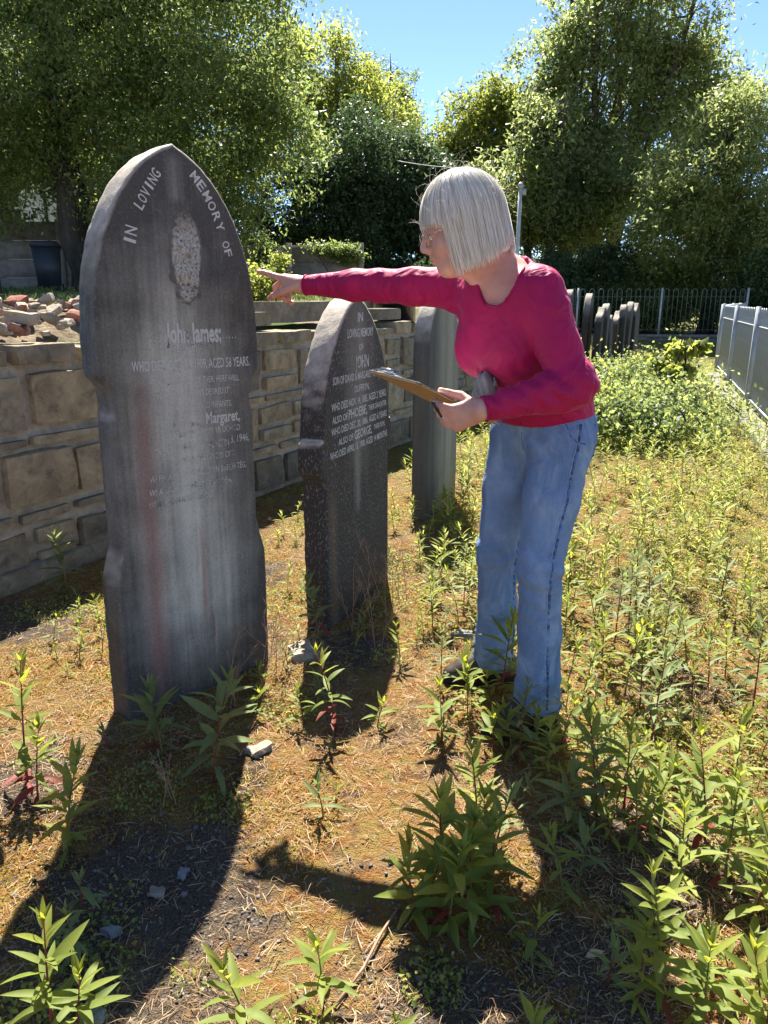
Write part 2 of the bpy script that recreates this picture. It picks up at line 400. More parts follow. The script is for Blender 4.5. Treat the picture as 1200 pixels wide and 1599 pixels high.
# ------------------------------------------------------------------ retaining wall
def build_wall():
    L = (WB - WA).length; H = 1.04
    root = thing('retaining_wall', 'low wall of squared brown sandstone blocks set in pale mortar behind the headstones', 'wall', (WA.x, WA.y, 0), (0, 0, math.atan2(WD.y, WD.x)))
    # local frame: x along the wall, -y towards the graves, z up
    us = np.linspace(0, L, 420); zs = np.linspace(-0.08, H - 0.05, 46)
    U, Z = np.meshgrid(us, zs, indexing='ij'); P = np.stack([U, 0 * U, Z], -1)
    D = 0.012 * fbm(P * 9, 4, 4) + 0.006 * fbm(P * 30, 3, 6)
    V = np.stack([U, 0.010 + D, Z], -1).reshape(-1, 3); nx, ny = U.shape
    i = np.arange(nx - 1)[:, None] * ny + np.arange(ny - 1)[None, :]
    Q = np.stack([i, i + ny, i + ny + 1, i + 1], -1).reshape(-1, 4)
    top0 = len(V)
    Vt = np.stack([U[:, -1], np.full(nx, 0.45), np.full(nx, H - 0.04)], -1); Vb = np.stack([U[:, -1], np.full(nx, 0.45), np.full(nx, -0.08)], -1)
    V = np.concatenate([V, Vt, Vb]); k = np.arange(nx - 1)
    Qt = np.stack([k * ny + ny - 1, (k + 1) * ny + ny - 1, top0 + k + 1, top0 + k], -1); Qb = np.stack([top0 + k, top0 + k + 1, top0 + nx + k + 1, top0 + nx + k], -1)
    obj('mortar', mesh_np('mortar', V, np.concatenate([Q, Qt, Qb]), M_mortar, True), root)
    r = random.Random(11); sid = 0
    rows = []; 
    # plinth course, then irregular courses
    z = 0.0
    heights = [0.235, 0.085, 0.265, 0.065, 0.285]
    zz = 0.02
    def stone(u0, u1, z0, z1, proud=0.016, mat=M_sand, depth=0.22):
        nonlocal sid
        g = 0.022 if z1 - z0 > .07 else 0.014
        w, hgt = u1 - u0 - 2 * g, z1 - z0 - 2 * g
        if w < 0.03 or hgt < 0.015: return
        sid += 1
        me = lump('wall_stone', (w, depth, hgt), sid, mat, sub=4 if u0 < 7.5 else 2, rough=0.09 + 0.07 * r.random(), roundness=0.05 + 0.06 * r.random())
        obj('stone', me, root, ((u0 + u1) / 2, depth / 2 - proud - r.uniform(0, 0.014), (z0 + z1) / 2), (r.uniform(-.015, .015), r.uniform(-.02, .02), r.uniform(-.015, .015)))
    for ri, hh in enumerate(heights):
        u = -r.uniform(0, 0.3); top = zz + hh
        while u < L:
            w = r.uniform(0.28, 0.55)
            if hh > 0.15: w = r.uniform(0.24, 0.46)
            u1 = min(u + w, L)
            if hh > 0.14 and r.random() < 0.22:      # two small stones filling one course
                m = zz + hh * r.uniform(0.4, 0.6); stone(max(u, 0), u1, zz, m); stone(max(u, 0), u1, m, top)
            else:
                stone(max(u, 0), u1, zz + r.uniform(-.006, .006), top + r.uniform(-.006, .006), mat=M_sand_dark if (ri == 0 or r.random() < 0.25) else M_sand)
            u = u1
        zz = top
    # cope stones, uneven heights and small gaps
    u = 0.0
    while u < L:
        w = r.uniform(0.25, 0.5); hh = r.uniform(0.09, 0.14)
        stone(u, min(u + w, L), zz, zz + hh, proud=0.04, depth=0.40, mat=M_sand if r.random() < 0.7 else M_sand_dark)
        u += w + (r.uniform(0, 0.03))
    # footing ledge showing at the base on the left
    obj('footing', lump('footing', (2.6, 0.16, 0.10), 91, M_sand_dark, 5, 0.12, 0.2, 0.4), root, (2.1, 0.02, 0.03), (0, -0.012, 0))
    return root
build_wall()
# ------------------------------------------------------------------ headstones
def resample(poly, step):
    out = []; n = len(poly)
    for i in range(n):
        a = Vector(poly[i]); b = Vector(poly[(i + 1) % n]); m = max(1, int(round((b - a).length / step)))
        for k in range(m): out.append(a.lerp(b, k / m))
    return out
def catmull(pts, n=8):
    P = [Vector(p) for p in pts]; out = []
    for i in range(len(P) - 1):
        p0 = P[max(i - 1, 0)]; p1 = P[i]; p2 = P[i + 1]; p3 = P[min(i + 2, len(P) - 1)]
        for k in range(n):
            t = k / n
            out.append(0.5 * ((2 * p1) + (p2 - p0) * t + (2 * p0 - 5 * p1 + 4 * p2 - p3) * t * t + (3 * p1 - p0 - 3 * p2 + p3) * t ** 3))
    out.append(P[-1]); return out
def slab_mesh(name, outline, thick, mat, step=0.012, bevel=0.007, seed=1, rough=0.0025):
    """outline: closed (x,z) polygon, anticlockwise seen from -y (the front). Front face at y=0, back at y=thick"""
    O = resample(outline, step); n = len(O); P = np.array([(o.x, o.y) for o in O])
    tang = np.roll(P, -1, 0) - np.roll(P, 1, 0); tang /= np.maximum(np.linalg.norm(tang, axis=1), 1e-9)[:, None]
    nrm = np.stack([tang[:, 1], -tang[:, 0]], -1)          # outward for anticlockwise
    rings = [(bevel, 0.0), (bevel * 0.25, bevel * 0.35), (0, bevel)] + [(0, t) for t in np.linspace(bevel, thick - bevel, 7)[1:-1]] + [(0, thick - bevel), (bevel, thick)]
    V = []
    for k, (ins, y) in enumerate(rings):
        q = P - nrm * ins
        c3 = np.stack([q[:, 0], np.full(n, y), q[:, 1]], -1)
        d = rough * (fbm(c3 * 30, 3, seed) + 0.7 * fbm(c3 * 90, 2, seed + 3)); chip = np.clip(fbm(c3 * 14, 2, seed + 9) - 0.45, 0, 1) * 0.018
        q = q + nrm * (d - (chip if k < 3 else 0 * chip))[:, None]
        V.append(np.stack([q[:, 0], np.full(n, y) + 0.4 * d, q[:, 1]], -1))
    V = np.concatenate(V); Q = []
    for k in range(len(rings) - 1):
        for i in range(n):
            j = (i + 1) % n; Q.append((k * n + i, (k + 1) * n + i, (k + 1) * n + j, k * n + j))
    bm = bmesh.new(); vs = [bm.verts.new(v) for v in V]
    for q in Q: bm.faces.new([vs[i] for i in q]).smooth = True
    bm.faces.new([vs[i] for i in range(n)])
    bm.faces.new([vs[(len(rings) - 1) * n + i] for i in reversed(range(n))])
    bmesh.ops.recalc_face_normals(bm, faces=bm.faces[:])
    return bm_mesh(name, bm, mat)
def text_mesh(name, body, mat, x0, x1, zc, height, italic=0.0, bold=0.0, y=-0.0012, depth=0.0012, keep=False):
    """one inscribed line fitted into x0..x1, centred on zc, standing 1 mm proud of the face"""
    cu = bpy.data.curves.new(name, 'FONT'); cu.body = body; cu.size = 1.0; cu.shear = italic; cu.offset = bold; cu.resolution_u = 2
    o = bpy.data.objects.new(name, cu); COL.objects.link(o)
    dg = bpy.context.evaluated_depsgraph_get(); me = bpy.data.meshes.new_from_object(o.evaluated_get(dg))
    bpy.data.objects.remove(o); bpy.data.curves.remove(cu); me.name = name
    n = len(me.vertices); V = np.zeros(n * 3, np.float32); me.vertices.foreach_get('co', V); V = V.reshape(-1, 3)
    lo = V.min(0); hi = V.max(0)
    sx = (x1 - x0) / (hi[0] - lo[0]); sz = height / 0.73
    me.vertices.foreach_set('co', np.stack([x0 + (V[:, 0] - lo[0]) * sx, np.full(n, y), zc - height / 2 + V[:, 1] * sz], -1).ravel().astype(np.float32))
    me.materials.clear(); me.materials.append(mat); me.update()
    return me
def arch_text(name, words, mat, y=-0.0012):
    """words: list of (text, [(x,z) baseline points], height); every letter turned along its line"""
    Vs = []; Fs = []; off = 0
    for body, line, hgt in words:
        pts = [Vector(p) for p in line]; seg = [(pts[i + 1] - pts[i]).length for i in range(len(pts) - 1)]; tot = sum(seg)
        for ci, ch in enumerate(body):
            d = tot * (ci + 0.5) / len(body); k = 0
            while k < len(seg) - 1 and d > seg[k]: d -= seg[k]; k += 1
            p = pts[k].lerp(pts[k + 1], d / seg[k]); tg = (pts[k + 1] - pts[k]).normalized(); nm = Vector((-tg.y, tg.x))
            w = tot / len(body) * 0.84
            me = text_mesh('t', ch, mat, -w / 2 if ch != 'I' else -w / 5, w / 2 if ch != 'I' else w / 5, hgt / 2, hgt, bold=0.012)
            n = len(me.vertices); V = np.zeros(n * 3, np.float32); me.vertices.foreach_get('co', V); V = V.reshape(-1, 3)
            q = np.array([[p.x + tg.x * v[0] + nm.x * v[2], y, p.y + tg.y * v[0] + nm.y * v[2]] for v in V])
            Vs.append(q); Fs += [tuple(i + off for i in f.vertices) for f in me.polygons]; off += n
            bpy.data.meshes.remove(me)
    me = bpy.data.meshes.new(name); me.from_pydata(np.concatenate(Vs).tolist(), [], Fs); me.materials.append(mat); return me
def letter_mat(name, wear, col=(0.52, 0.51, 0.475), back=(0.085, 0.08, 0.078)):
    t = NT(name); co = t.coord()
    f = t.math('ADD', t.math('MULTIPLY', t.noise(co, 24, 4, 0.7), 0.7), t.math('MULTIPLY', t.noise(co, 170, 3, 0.7), 0.3))
    c = t.mix(t.ramp(f, [(wear - 0.05, 0.0), (wear + 0.05, 1.0)]), back, col)
    return t.surf(t.principled(c, 0.8, 0.2))
M_let = letter_mat('lettering_white', 0.30); M_let2 = letter_mat('lettering_worn', 0.41); M_let3 = letter_mat('lettering_faded', 0.46, (0.52, 0.51, 0.475), (0.12, 0.115, 0.11)); M_let4 = letter_mat('lettering_ghost', 0.5, (0.30, 0.29, 0.25), (0.19, 0.185, 0.16))

def stone_mat(name, stains, speck=0.0, dark=(0.070, 0.064, 0.055), mid=(0.180, 0.169, 0.142), pale=(0.56, 0.54, 0.455), top=1.0, hw=0.27, palex=0.0, palew=0.16, green=0.0, palez=(0.2, 1.3)):
    """weathered headstone; stains: list of (x, halfwidth, z_top, z_bottom, colour, strength) runs down the face"""
    t = NT(name); co = t.coord(); x, y, z = t.sep(co)
    streak = t.noise(t.mapping(co, (15, 15, 1.1)), 1.0, 5, 0.6, 0.3); streak2 = t.noise(t.mapping(co, (60, 60, 3.0)), 1.0, 4, 0.6, 0.3)
    gr = t.noise(co, 130, 4, 0.8); blot = t.noise(co, 5.5, 5, 0.65)
    cen = t.math('SUBTRACT', 1.0, t.math('DIVIDE', t.math('ABSOLUTE', t.math('SUBTRACT', x, palex)), palew), True)
    zz = t.math('MULTIPLY', t.ramp(t.maprange(z, palez[0] - 0.2, palez[0] + 0.15), [(0, 0.0), (1, 1.0)]), t.ramp(t.maprange(z, palez[1] - 0.2, palez[1] + 0.25), [(0, 1.0), (1, 0.0)]))
    a = t.math('MULTIPLY', t.math('MULTIPLY', cen, zz), t.maprange(streak, 0.3, 0.7, 0.62, 1.12))
    a = t.math('ADD', a, t.maprange(streak2, 0.3, 0.75, -0.07, 0.08))
    c = t.ramp(t.math('ADD', a, t.maprange(blot, 0.3, 0.7, -0.16, 0.16)), [(0.08, dark), (0.36, mid), (0.95, pale)])
    if green: c = t.mix(t.math('MULTIPLY', t.ramp(streak, [(0.4, 0.0), (0.7, 1.0)]), green), c, (0.20, 0.20, 0.12))
    for (sx, hwid, zt, zb, col, st) in stains:
        wob = t.math('MULTIPLY', t.math('SUBTRACT', t.noise(t.mapping(co, (0.1, 0.1, 3.0)), 1.0, 2), 0.5), 0.03)
        d = t.math('DIVIDE', t.math('ABSOLUTE', t.math('SUBTRACT', t.math('ADD', x, wob), sx)), hwid)
        f = t.math('SUBTRACT', 1.0, d, True)
        f = t.math('MULTIPLY', f, t.ramp(t.maprange(z, zb, zt), [(0.0, 0.0), (0.18, 1.0), (0.8, 0.8), (1.0, 0.0)]))
        f = t.math('MULTIPLY', f, t.maprange(streak2, 0.25, 0.7, 0.4, 1.15))
        c = t.mix(t.math('MULTIPLY', f, st, True), c, col)
    c = t.mix(t.ramp(gr, [(0.35, 0.30), (0.5, 0.0)]), c, tuple(v * 0.45 for v in dark)); c = t.mix(t.ramp(gr, [(0.56, 0.0), (0.75, 0.30)]), c, pale)
    # weathered tops, with their sunlit pale tan painted onto upward faces
    up = t.sep(t.new('ShaderNodeNewGeometry').outputs['Normal'])[2]
    c = t.mix(t.math('MULTIPLY', t.ramp(up, [(0.12, 0.0), (0.45, 1.0)]), t.ramp(t.noise(co, 30, 5, 0.7), [(0.3, 0.5 * top), (0.6, 0.95 * top)])), c, (0.47, 0.40, 0.31))
    if speck:
        sp = t.ramp(t.noise(t.mapping(co, (150, 150, 75)), 1.0, 3, 0.75), [(0.565, 0.0), (0.64, 1.0)])
        sp = t.math('MULTIPLY', sp, t.ramp(t.noise(co, 6, 3), [(0.36, 0.25), (0.58, speck)]))
        c = t.mix(sp, c, (0.42, 0.40, 0.36))
    h = t.math('ADD', t.noise(co, 110, 5, 0.75), t.math('MULTIPLY', t.noise(co, 22, 4, 0.6), 0.8))
    return t.surf(t.principled(c, 0.75, 0.3, t.bump(h, 0.45, 0.006)))

def mirror(right):
    """right half from base up to the peak -> closed anticlockwise outline"""
    R = [Vector(p) for p in right]; Lh = [Vector((-p.x, p.y)) for p in reversed(R) if abs(p.x) > 1e-6]
    return R + Lh

def big_headstone():
    M = stone_mat('headstone_large', [(-0.150, 0.050, 1.12, 0.02, (0.27, 0.115, 0.095), 0.85), (0.02, 0.013, 0.60, 0.27, (0.33, 0.09, 0.06), 0.8), (0.048, 0.006, 0.30, 0.20, (0.30, 0.05, 0.04), 0.9), (-0.05, 0.05, 1.15, 0.3, (0.34, 0.33, 0.30), 0.35), (0.0, 0.035, 1.66, 1.52, (0.35, 0.34, 0.31), 0.5)], hw=0.27, palex=-0.02, palew=0.30, palez=(0.18, 1.30))
    d = Vector((0.6892, 0.7245)); cx = -0.785 + d.x * 0.279; cy = 1.987 + d.y * 0.279
    root = thing('headstone', 'tall grey pointed headstone with red stains and white lettering, nearest the camera', 'headstone', (cx, cy, -0.02), (0, math.radians(0.9), math.atan2(d.y, d.x)))
    R = [(0.268, -0.12), (0.268, 0.43)] + [tuple(p) for p in catmull([(0.268, 0.43), (0.264, 0.47), (0.250, 0.52), (0.238, 0.575), (0.236, 0.63)], 5)[1:]] + [(0.236, 0.94), (0.229, 0.955), (0.226, 0.975), (0.226, 0.99), (0.233, 1.015), (0.236, 1.03), (0.247, 1.045), (0.260, 1.062), (0.263, 1.075)] + \
        [tuple(p) for p in catmull([(0.263, 1.075), (0.264, 1.16), (0.256, 1.27), (0.236, 1.38), (0.200, 1.48), (0.142, 1.575), (0.070, 1.642), (0.0, 1.680)], 8)[1:]]
    obj('slab', slab_mesh('headstone_slab', mirror(R), 0.105, M, 0.012, 0.008, 3), root)
    # the worn oval where a carved emblem has weathered away
    bm = bmesh.new(); bmesh.ops.create_uvsphere(bm, u_segments=48, v_segments=40, radius=1.0)
    for v in bm.verts:
        z = v.co.z; wdt = 0.063 if z < 0.35 else 0.063 - 0.018 * min(1, (z - 0.35) / 0.2)
        co = Vector((v.co.x * wdt, v.co.y * 0.011, z * 0.152)); v.co = co
    P = np.array([v.co[:] for v in bm.verts]); dd = 0.010 * fbm(P * 45, 4, 5) + 0.006 * np.clip(fbm(P * 22, 2, 8), -1, 0)
    for v, q in zip(bm.verts, dd):
        n = Vector((v.co.x * 4, v.co.y * 40, v.co.z)).normalized(); v.co += n * q
    t = NT('emblem_granular'); co = t.coord(); z = t.sep(co)[2]
    c = t.ramp(t.noise(co, 120, 4, 0.8), [(0.36, (0.045, 0.042, 0.04)), (0.48, (0.40, 0.375, 0.32)), (0.65, (0.58, 0.55, 0.49))])
    c = t.mix(t.ramp(t.maprange(z, 0.05, 0.12), [(0, 0.0), (1, 0.85)]), c, t.ramp(t.noise(co, 90, 4, 0.8), [(0.4, (0.05, 0.04, 0.035)), (0.6, (0.19, 0.125, 0.075))]))
    c = t.mix(t.ramp(t.noise(co, 25, 3), [(0.6, 0.0), (0.68, 0.7)]), c, (0.20, 0.13, 0.05))
    x_ = t.math('DIVIDE', t.sep(co)[0], 0.056); z_ = t.math('DIVIDE', z, 0.150); rr_ = t.math('ADD', t.math('MULTIPLY', x_, x_), t.math('MULTIPLY', z_, z_))
    c = t.mix(t.ramp(t.math('ADD', rr_, t.math('MULTIPLY', t.noise(co, 40, 4, 0.7), 0.5)), [(0.85, 0.0), (1.25, 0.9)]), c, (0.13, 0.115, 0.098))
    M_e = t.surf(t.principled(c, 0.9, 0.2, t.bump(t.noise(co, 160, 4, 0.8), 0.9, 0.006)))
    obj('worn_emblem', bm_mesh('worn_emblem', bm, M_e, True), root, (0.022, 0.004, 1.392))
    off = -0.279
    def line(body, s0, s1, z, hgt, mat, italic=0, bold=0.0):
        obj('inscription', text_mesh('inscription', body, mat, s0 + off - 0.0157 * z, s1 + off - 0.0157 * z, z + 0.02, hgt, italic, bold), root)
    for wd in (('IN', [(-0.112, 1.405), (-0.100, 1.455)], 0.036), ('LOVING', [(-0.083, 1.497), (-0.055, 1.54), (-0.015, 1.598)], 0.030), ('MEMORY', [(0.070, 1.605), (0.106, 1.565), (0.140, 1.505), (0.156, 1.46)], 0.028), ('OF', [(0.166, 1.437), (0.179, 1.392)], 0.026)):
        obj('inscription', arch_text('inscription_arch', [(wd[0], [(x - 0.0157 * z, z) for x, z in wd[1]], wd[2])], M_let), root)
    line('. . . .', 0.185, 0.235, 1.150, 0.030, M_let); line('John James;', 0.238, 0.424, 1.160, 0.056, M_let2, 0, 0.03); line('. . . . .', 0.43, 0.478, 1.155, 0.030, M_let)
    line('ENBERYBHIW,', 0.272, 0.395, 1.116, 0.022, M_let3)
    line('WHO DIED OCT. 21, 1909, AGED 58 YEARS.', 0.125, 0.524, 1.070, 0.030, M_let2, 0, 0.012)
    line('\u201cTHIS IS MY REST FOR EVER: HERE WILL', 0.180, 0.480, 1.022, 0.020, M_let2)
    line('I DWELL FOR I HAVE DESIRED IT\u201d.', 0.195, 0.450, 0.985, 0.020, M_let2)
    line('ALSO OF TWO INFANTS.', 0.25, 0.448, 0.945, 0.020, M_let2)
    line('Hefyd ei wraig', 0.228, 0.34, 0.896, 0.026, M_let3, 0.2); line('Margaret,', 0.352, 0.476, 0.906, 0.036, M_let2, 0, 0.02)
    line('ANNWYL BRIOD YR UCHOD', 0.235, 0.475, 0.866, 0.020, M_let3); line('YR HON A FU FARW MEHEFIN', 0.170, 0.43, 0.824, 0.022, M_let3); line('3, 1946,', 0.437, 0.507, 0.832, 0.026, M_let2)
    line('YN 82 MLWYDD OED.', 0.262, 0.456, 0.786, 0.020, M_let3)
    line('WI FEL A YR ADALWODD YN BRECH T\u00caG,', 0.150, 0.49, 0.744, 0.020, M_let3, 0.2); line('WI A ORFFENS AS ET I MWYRFA,', 0.145, 0.432, 0.704, 0.020, M_let3, 0.2); line('WI A HEDDWCH Y FFYDD', 0.140, 0.36, 0.668, 0.020, M_let3, 0.2)
    return root
big_headstone()

def mid_headstone():
    M = stone_mat('headstone_medium', [(-0.03, 0.045, 0.80, 0.42, (0.27, 0.26, 0.22), 0.7), (0.02, 0.04, 1.24, 1.0, (0.22, 0.21, 0.19), 0.6), (-0.26, 0.05, 0.62, -0.1, (0.20, 0.13, 0.065), 0.7)], speck=0.6, dark=(0.044, 0.037, 0.031), mid=(0.092, 0.079, 0.064), pale=(0.19, 0.168, 0.135), palew=0.2, palez=(0.7, 1.3))
    d = Vector((0.3700, 0.9290)); p0 = Vector((-0.212, 2.639)); c = p0 + d * 0.312
    root = thing('headstone', 'small dark speckled pointed headstone behind the clipboard', 'headstone', (c.x, c.y, -0.02), (0, 0, math.atan2(d.y, d.x)))
    R = [(0.316, -0.1), (0.316, 0.62), (0.326, 0.640), (0.345, 0.655), (0.350, 0.68), (0.350, 0.755), (0.343, 0.775), (0.325, 0.782)] + \
        [tuple(p) for p in catmull([(0.325, 0.782), (0.318, 0.87), (0.296, 0.965), (0.255, 1.06), (0.19, 1.155), (0.105, 1.235), (0.03, 1.276), (0.0, 1.284)], 8)[1:]]
    obj('slab', slab_mesh('headstone_slab', mirror(R), 0.10, M, 0.012, 0.010, 13, 0.004), root)
    off = -0.312
    def line(body, s0, s1, z, hgt, mat=M_let, bold=0.008):
        obj('inscription', text_mesh('inscription', body, mat, s0 + off, s1 + off, z + 0.02, hgt, 0, bold), root)
    line('IN', 0.30, 0.35, 1.188, 0.036); line('LOVING MEMORY', 0.205, 0.452, 1.130, 0.034); line('OF', 0.31, 0.35, 1.075, 0.024)
    line('JOHN', 0.275, 0.405, 1.020, 0.050, M_let3, 0.02)
    line('SON OF DAVID & MARGARET THOMAS,', 0.07, 0.56, 0.966, 0.030); line('DUFFRYN,', 0.265, 0.41, 0.918, 0.028)
    line('WHO DIED NOV. 14, 1885, AGED 2 YEARS.', 0.055, 0.595, 0.872, 0.030)
    line('ALSO OF', 0.06, 0.195, 0.824, 0.027); line('PHOEBE,', 0.205, 0.385, 0.828, 0.038, M_let2, 0.012); line('THEIR DAUGHTER,', 0.40, 0.60, 0.828, 0.022)
    line('WHO DIED DEC. 20, 1886, AGED 6 YEARS.', 0.050, 0.605, 0.782, 0.028)
    line('ALSO OF', 0.11, 0.245, 0.736, 0.026); line('GEORGE,', 0.258, 0.435, 0.739, 0.036, M_let2, 0.012); line('THEIR SON,', 0.455, 0.58, 0.741, 0.022)
    line('WHO DIED APRIL 15, 1900, AGED 14 MONTHS.', 0.035, 0.61, 0.694, 0.028)
mid_headstone()

def pale_headstone():
    M = stone_mat('headstone_pale', [(-0.22, 0.16, 1.5, -0.2, (0.045, 0.042, 0.04), 0.95), (0.02, 0.05, 1.4, 0.1, (0.10, 0.095, 0.075), 0.6), (0.2, 0.04, 1.4, 0.1, (0.12, 0.115, 0.09), 0.6)], dark=(0.10, 0.095, 0.085), mid=(0.18, 0.168, 0.13), pale=(0.34, 0.32, 0.25), palex=0.1, palew=0.4, green=0.5, palez=(0.0, 1.4))
    d = Vector((0.36, 0.93)).normalized(); c = Vector((0.36, 4.42))
    root = thing('headstone', 'pale streaked headstone half hidden behind the outstretched arm', 'headstone', (c.x, c.y, -0.02), (0, 0, math.atan2(d.y, d.x)))
    R = [(0.30, -0.1), (0.30, 0.95)] + [tuple(p) for p in catmull([(0.30, 0.95), (0.285, 1.08), (0.235, 1.19), (0.14, 1.27), (0.0, 1.32)], 8)[1:]]
    obj('slab', slab_mesh('headstone_slab', mirror(R), 0.10, M, 0.015, 0.010, 23), root)
pale_headstone()

# far row seen edge-on in front of the back railings
def far_row():
    Ms = [stone_mat('headstone_far_a', [], dark=(0.022, 0.019, 0.016), mid=(0.042, 0.037, 0.031), pale=(0.068, 0.06, 0.05), palew=0.5, palez=(-0.2, 2), top=0.3), stone_mat('headstone_far_b', [], dark=(0.03, 0.025, 0.02), mid=(0.058, 0.048, 0.037), pale=(0.09, 0.075, 0.058), palew=0.5, palez=(-0.2, 2), top=0.35)]
    # (pixel column in the photograph is only a note): x, y, height, half width, lean
    specs = [(2.85, 11.6, 1.42, 0.30, 0.00, 'tall dark far headstone nearest the pink sleeve in the edge-on row'),
             (3.05, 11.3, 1.36, 0.30, 0.01, 'tall round-topped far headstone standing clear at the left of the edge-on row'),
             (3.18, 11.1, 1.17, 0.30, 0.02, 'leaning far headstone just right of the clear-standing tall one'),
             (3.34, 11.35, 1.22, 0.32, 0.00, 'broad brown far headstone, third from the left of the edge-on row'),
             (3.52, 11.7, 1.05, 0.28, -0.02, 'short tapered far headstone in the middle of the edge-on row'),
             (3.80, 12.3, 1.10, 0.30, 0.01, 'brown far headstone right of the short tapered one'),
             (3.93, 12.4, 1.20, 0.28, 0.00, 'narrow far headstone with a pale sunlit top, third from the right of its row'),
             (4.12, 12.75, 1.24, 0.30, 0.02, 'far headstone with a pointed top, second from the right of its row'),
             (4.36, 13.1, 1.22, 0.32, -0.01, 'rightmost headstone of the edge-on row, in front of the back railings')]
    for i, (x, y, hgt, hw, ln, lab) in enumerate(specs):
        ang = math.atan2(y, x) - 0.05 - 0.03 * ((i * 7) % 3)
        root = thing('headstone', lab, 'headstone', (x, y, -0.02), (ln, ln * 0.8, ang), 'far row of headstones')
        k = i % 3
        if k == 0: top = [(hw, hgt - 0.28), (hw * 0.93, hgt - 0.16), (hw * 0.62, hgt - 0.04), (0, hgt)]
        elif k == 1: top = [(hw, hgt - 0.40), (hw * 0.86, hgt - 0.22), (hw * 0.45, hgt - 0.06), (0, hgt)]
        else: top = [(hw, hgt - 0.2), (hw * 0.8, hgt - 0.12), (hw * 0.35, hgt - 0.07), (0, hgt)]
        R = [(hw, -0.1)] + [tuple(p) for p in catmull(top, 5)]
        obj('slab', slab_mesh('headstone_slab', mirror(R), 0.10, Ms[i % 2], 0.04, 0.012, 40 + i, 0.006), root)
far_row()
# ------------------------------------------------------------------ railings
def galv(name, c, rough=0.5):
    t = NT(name); co = t.coord(); f = t.noise(co, 14, 5, 0.7)
    col = t.mix(t.ramp(f, [(0.35, 0.0), (0.7, 1.0)]), tuple(v * 0.75 for v in c), c)
    col = t.mix(t.ramp(t.noise(co, 5, 4, 0.7), [(0.62, 0.0), (0.75, 0.6)]), col, (0.16, 0.10, 0.06))
    return t.surf(t.principled(col, rough, 0.4, None, Metallic=0.15))
M_rail = galv('railing_grey', (0.34, 0.37, 0.38)); M_rail_dark = galv('railing_weathered', (0.11, 0.14, 0.12), 0.6); M_post = galv('post_grey', (0.44, 0.46, 0.46))
M_conc = plain('kerb_concrete', (0.19, 0.178, 0.155), 0.95, 0.15, 0.3, 12, 0.6, 0.01)
def bow_bar_mesh(name, half, hgt, r, mat, sides=6):
    """one hoop: two uprights joined by a half-round bow"""
    pts = [(-half, 0, 0), (-half, 0, hgt - half)] + [(-half * math.cos(a), 0, hgt - half + half * math.sin(a)) for a in np.linspace(0, PI, 7)[1:-1]] + [(half, 0, hgt - half), (half, 0, 0)]
    return MB().tube(pts, r, sides).mesh(name, mat, True)
def railing(name, label, A, B, z0, hgt, pitch, r, mat, postmat, every, group=None, kerb=None):
    A = Vector(A); B = Vector(B); D = B - A; L = D.length; ang = math.atan2(D.y, D.x)
    root = thing(name, label, 'railing', (A.x, A.y, z0), (0, 0, ang), group)
    hoop = bow_bar_mesh('hoop', pitch / 2, hgt, r, mat)
    n = int(L / (2 * pitch))
    for i in range(n): obj('hoop', hoop, root, ((i * 2 + 1) * pitch, 0, 0.07))
    rb = MB().box((0, -0.019, 0), (L, 0.019, 0.010)).mesh('rail', mat)
    obj('rail', rb, root, (0, 0.0, hgt - 0.13)); obj('rail', rb, root, (0, 0.0, 0.11))
    pm = MB().box((-0.022, -0.025, -0.05), (0.022, 0.025, hgt + 0.09)).mesh('post', postmat)
    k = int(L / every)
    for i in range(k + 1): obj('post', pm, root, (min(i * every, L), 0.03, 0))
    return root
railing('bow_top_railing', 'long grey bow-top railing running away along the right edge', (2.62, 4.05), (5.75, 12.95), 0.05, 1.04, 0.085, 0.0065, M_rail, M_post, 2.35)
railing('bow_top_railing', 'weathered bow-top railing along the back behind the far headstones', (9.1, 19.3), (1.6, 20.3), 0.40, 1.05, 0.115, 0.010, M_rail_dark, M_post, 2.07)
railing('bow_top_railing', 'short link of railing closing the far right corner', (5.8, 13.0), (9.1, 19.25), 0.06, 1.04, 0.10, 0.008, M_rail, M_post, 2.3)
# concrete edging under the right-hand railing: laid slabs with joints
def kerb():
    A = Vector((2.62, 4.05)); B = Vector((5.75, 12.95)); D = (B - A); L = D.length
    root = thing('concrete_edging', 'pale concrete edging strip at the foot of the right railing', 'edging', (A.x, A.y, 0), (0, 0, math.atan2(D.y, D.x)))
    n = int(L / 0.92); me = [lump('edging_slab', (0.905, 0.26, 0.14), 60 + k, M_conc, 4, 0.03, 0.06, 0.3) for k in range(4)]
    r = random.Random(3)
    for i in range(n): obj('slab', me[i % 4], root, (0.46 + i * 0.92, 0.05, 0.0 + r.uniform(-.006, .006)), (0, 0, r.choice((0, PI)) + r.uniform(-.006, .006)))
kerb()
def back_wall():
    A = Vector((9.1, 19.22)); B = Vector((1.6, 20.22)); D = B - A; L = D.length
    root = thing('low_wall', 'low dark block wall carrying the back railing', 'wall', (A.x, A.y, 0), (0, 0, math.atan2(D.y, D.x)))
    m = plain('dark_blockwork', (0.13, 0.14, 0.13), 0.95, 0.1, 0.3, 8, 0.6, 0.02)
    obj('wall', MB().box((0, -0.12, -0.1), (L, 0.12, 0.33)).mesh('low_wall', m), root)
    n = int(L / 0.9)
    for i in range(n): obj('cope_slab', MB().box((i * 0.9 + 0.004, -0.15, 0.332), (i * 0.9 + 0.896, 0.15, 0.40)).mesh('cope_slab', M_conc), root)
back_wall()

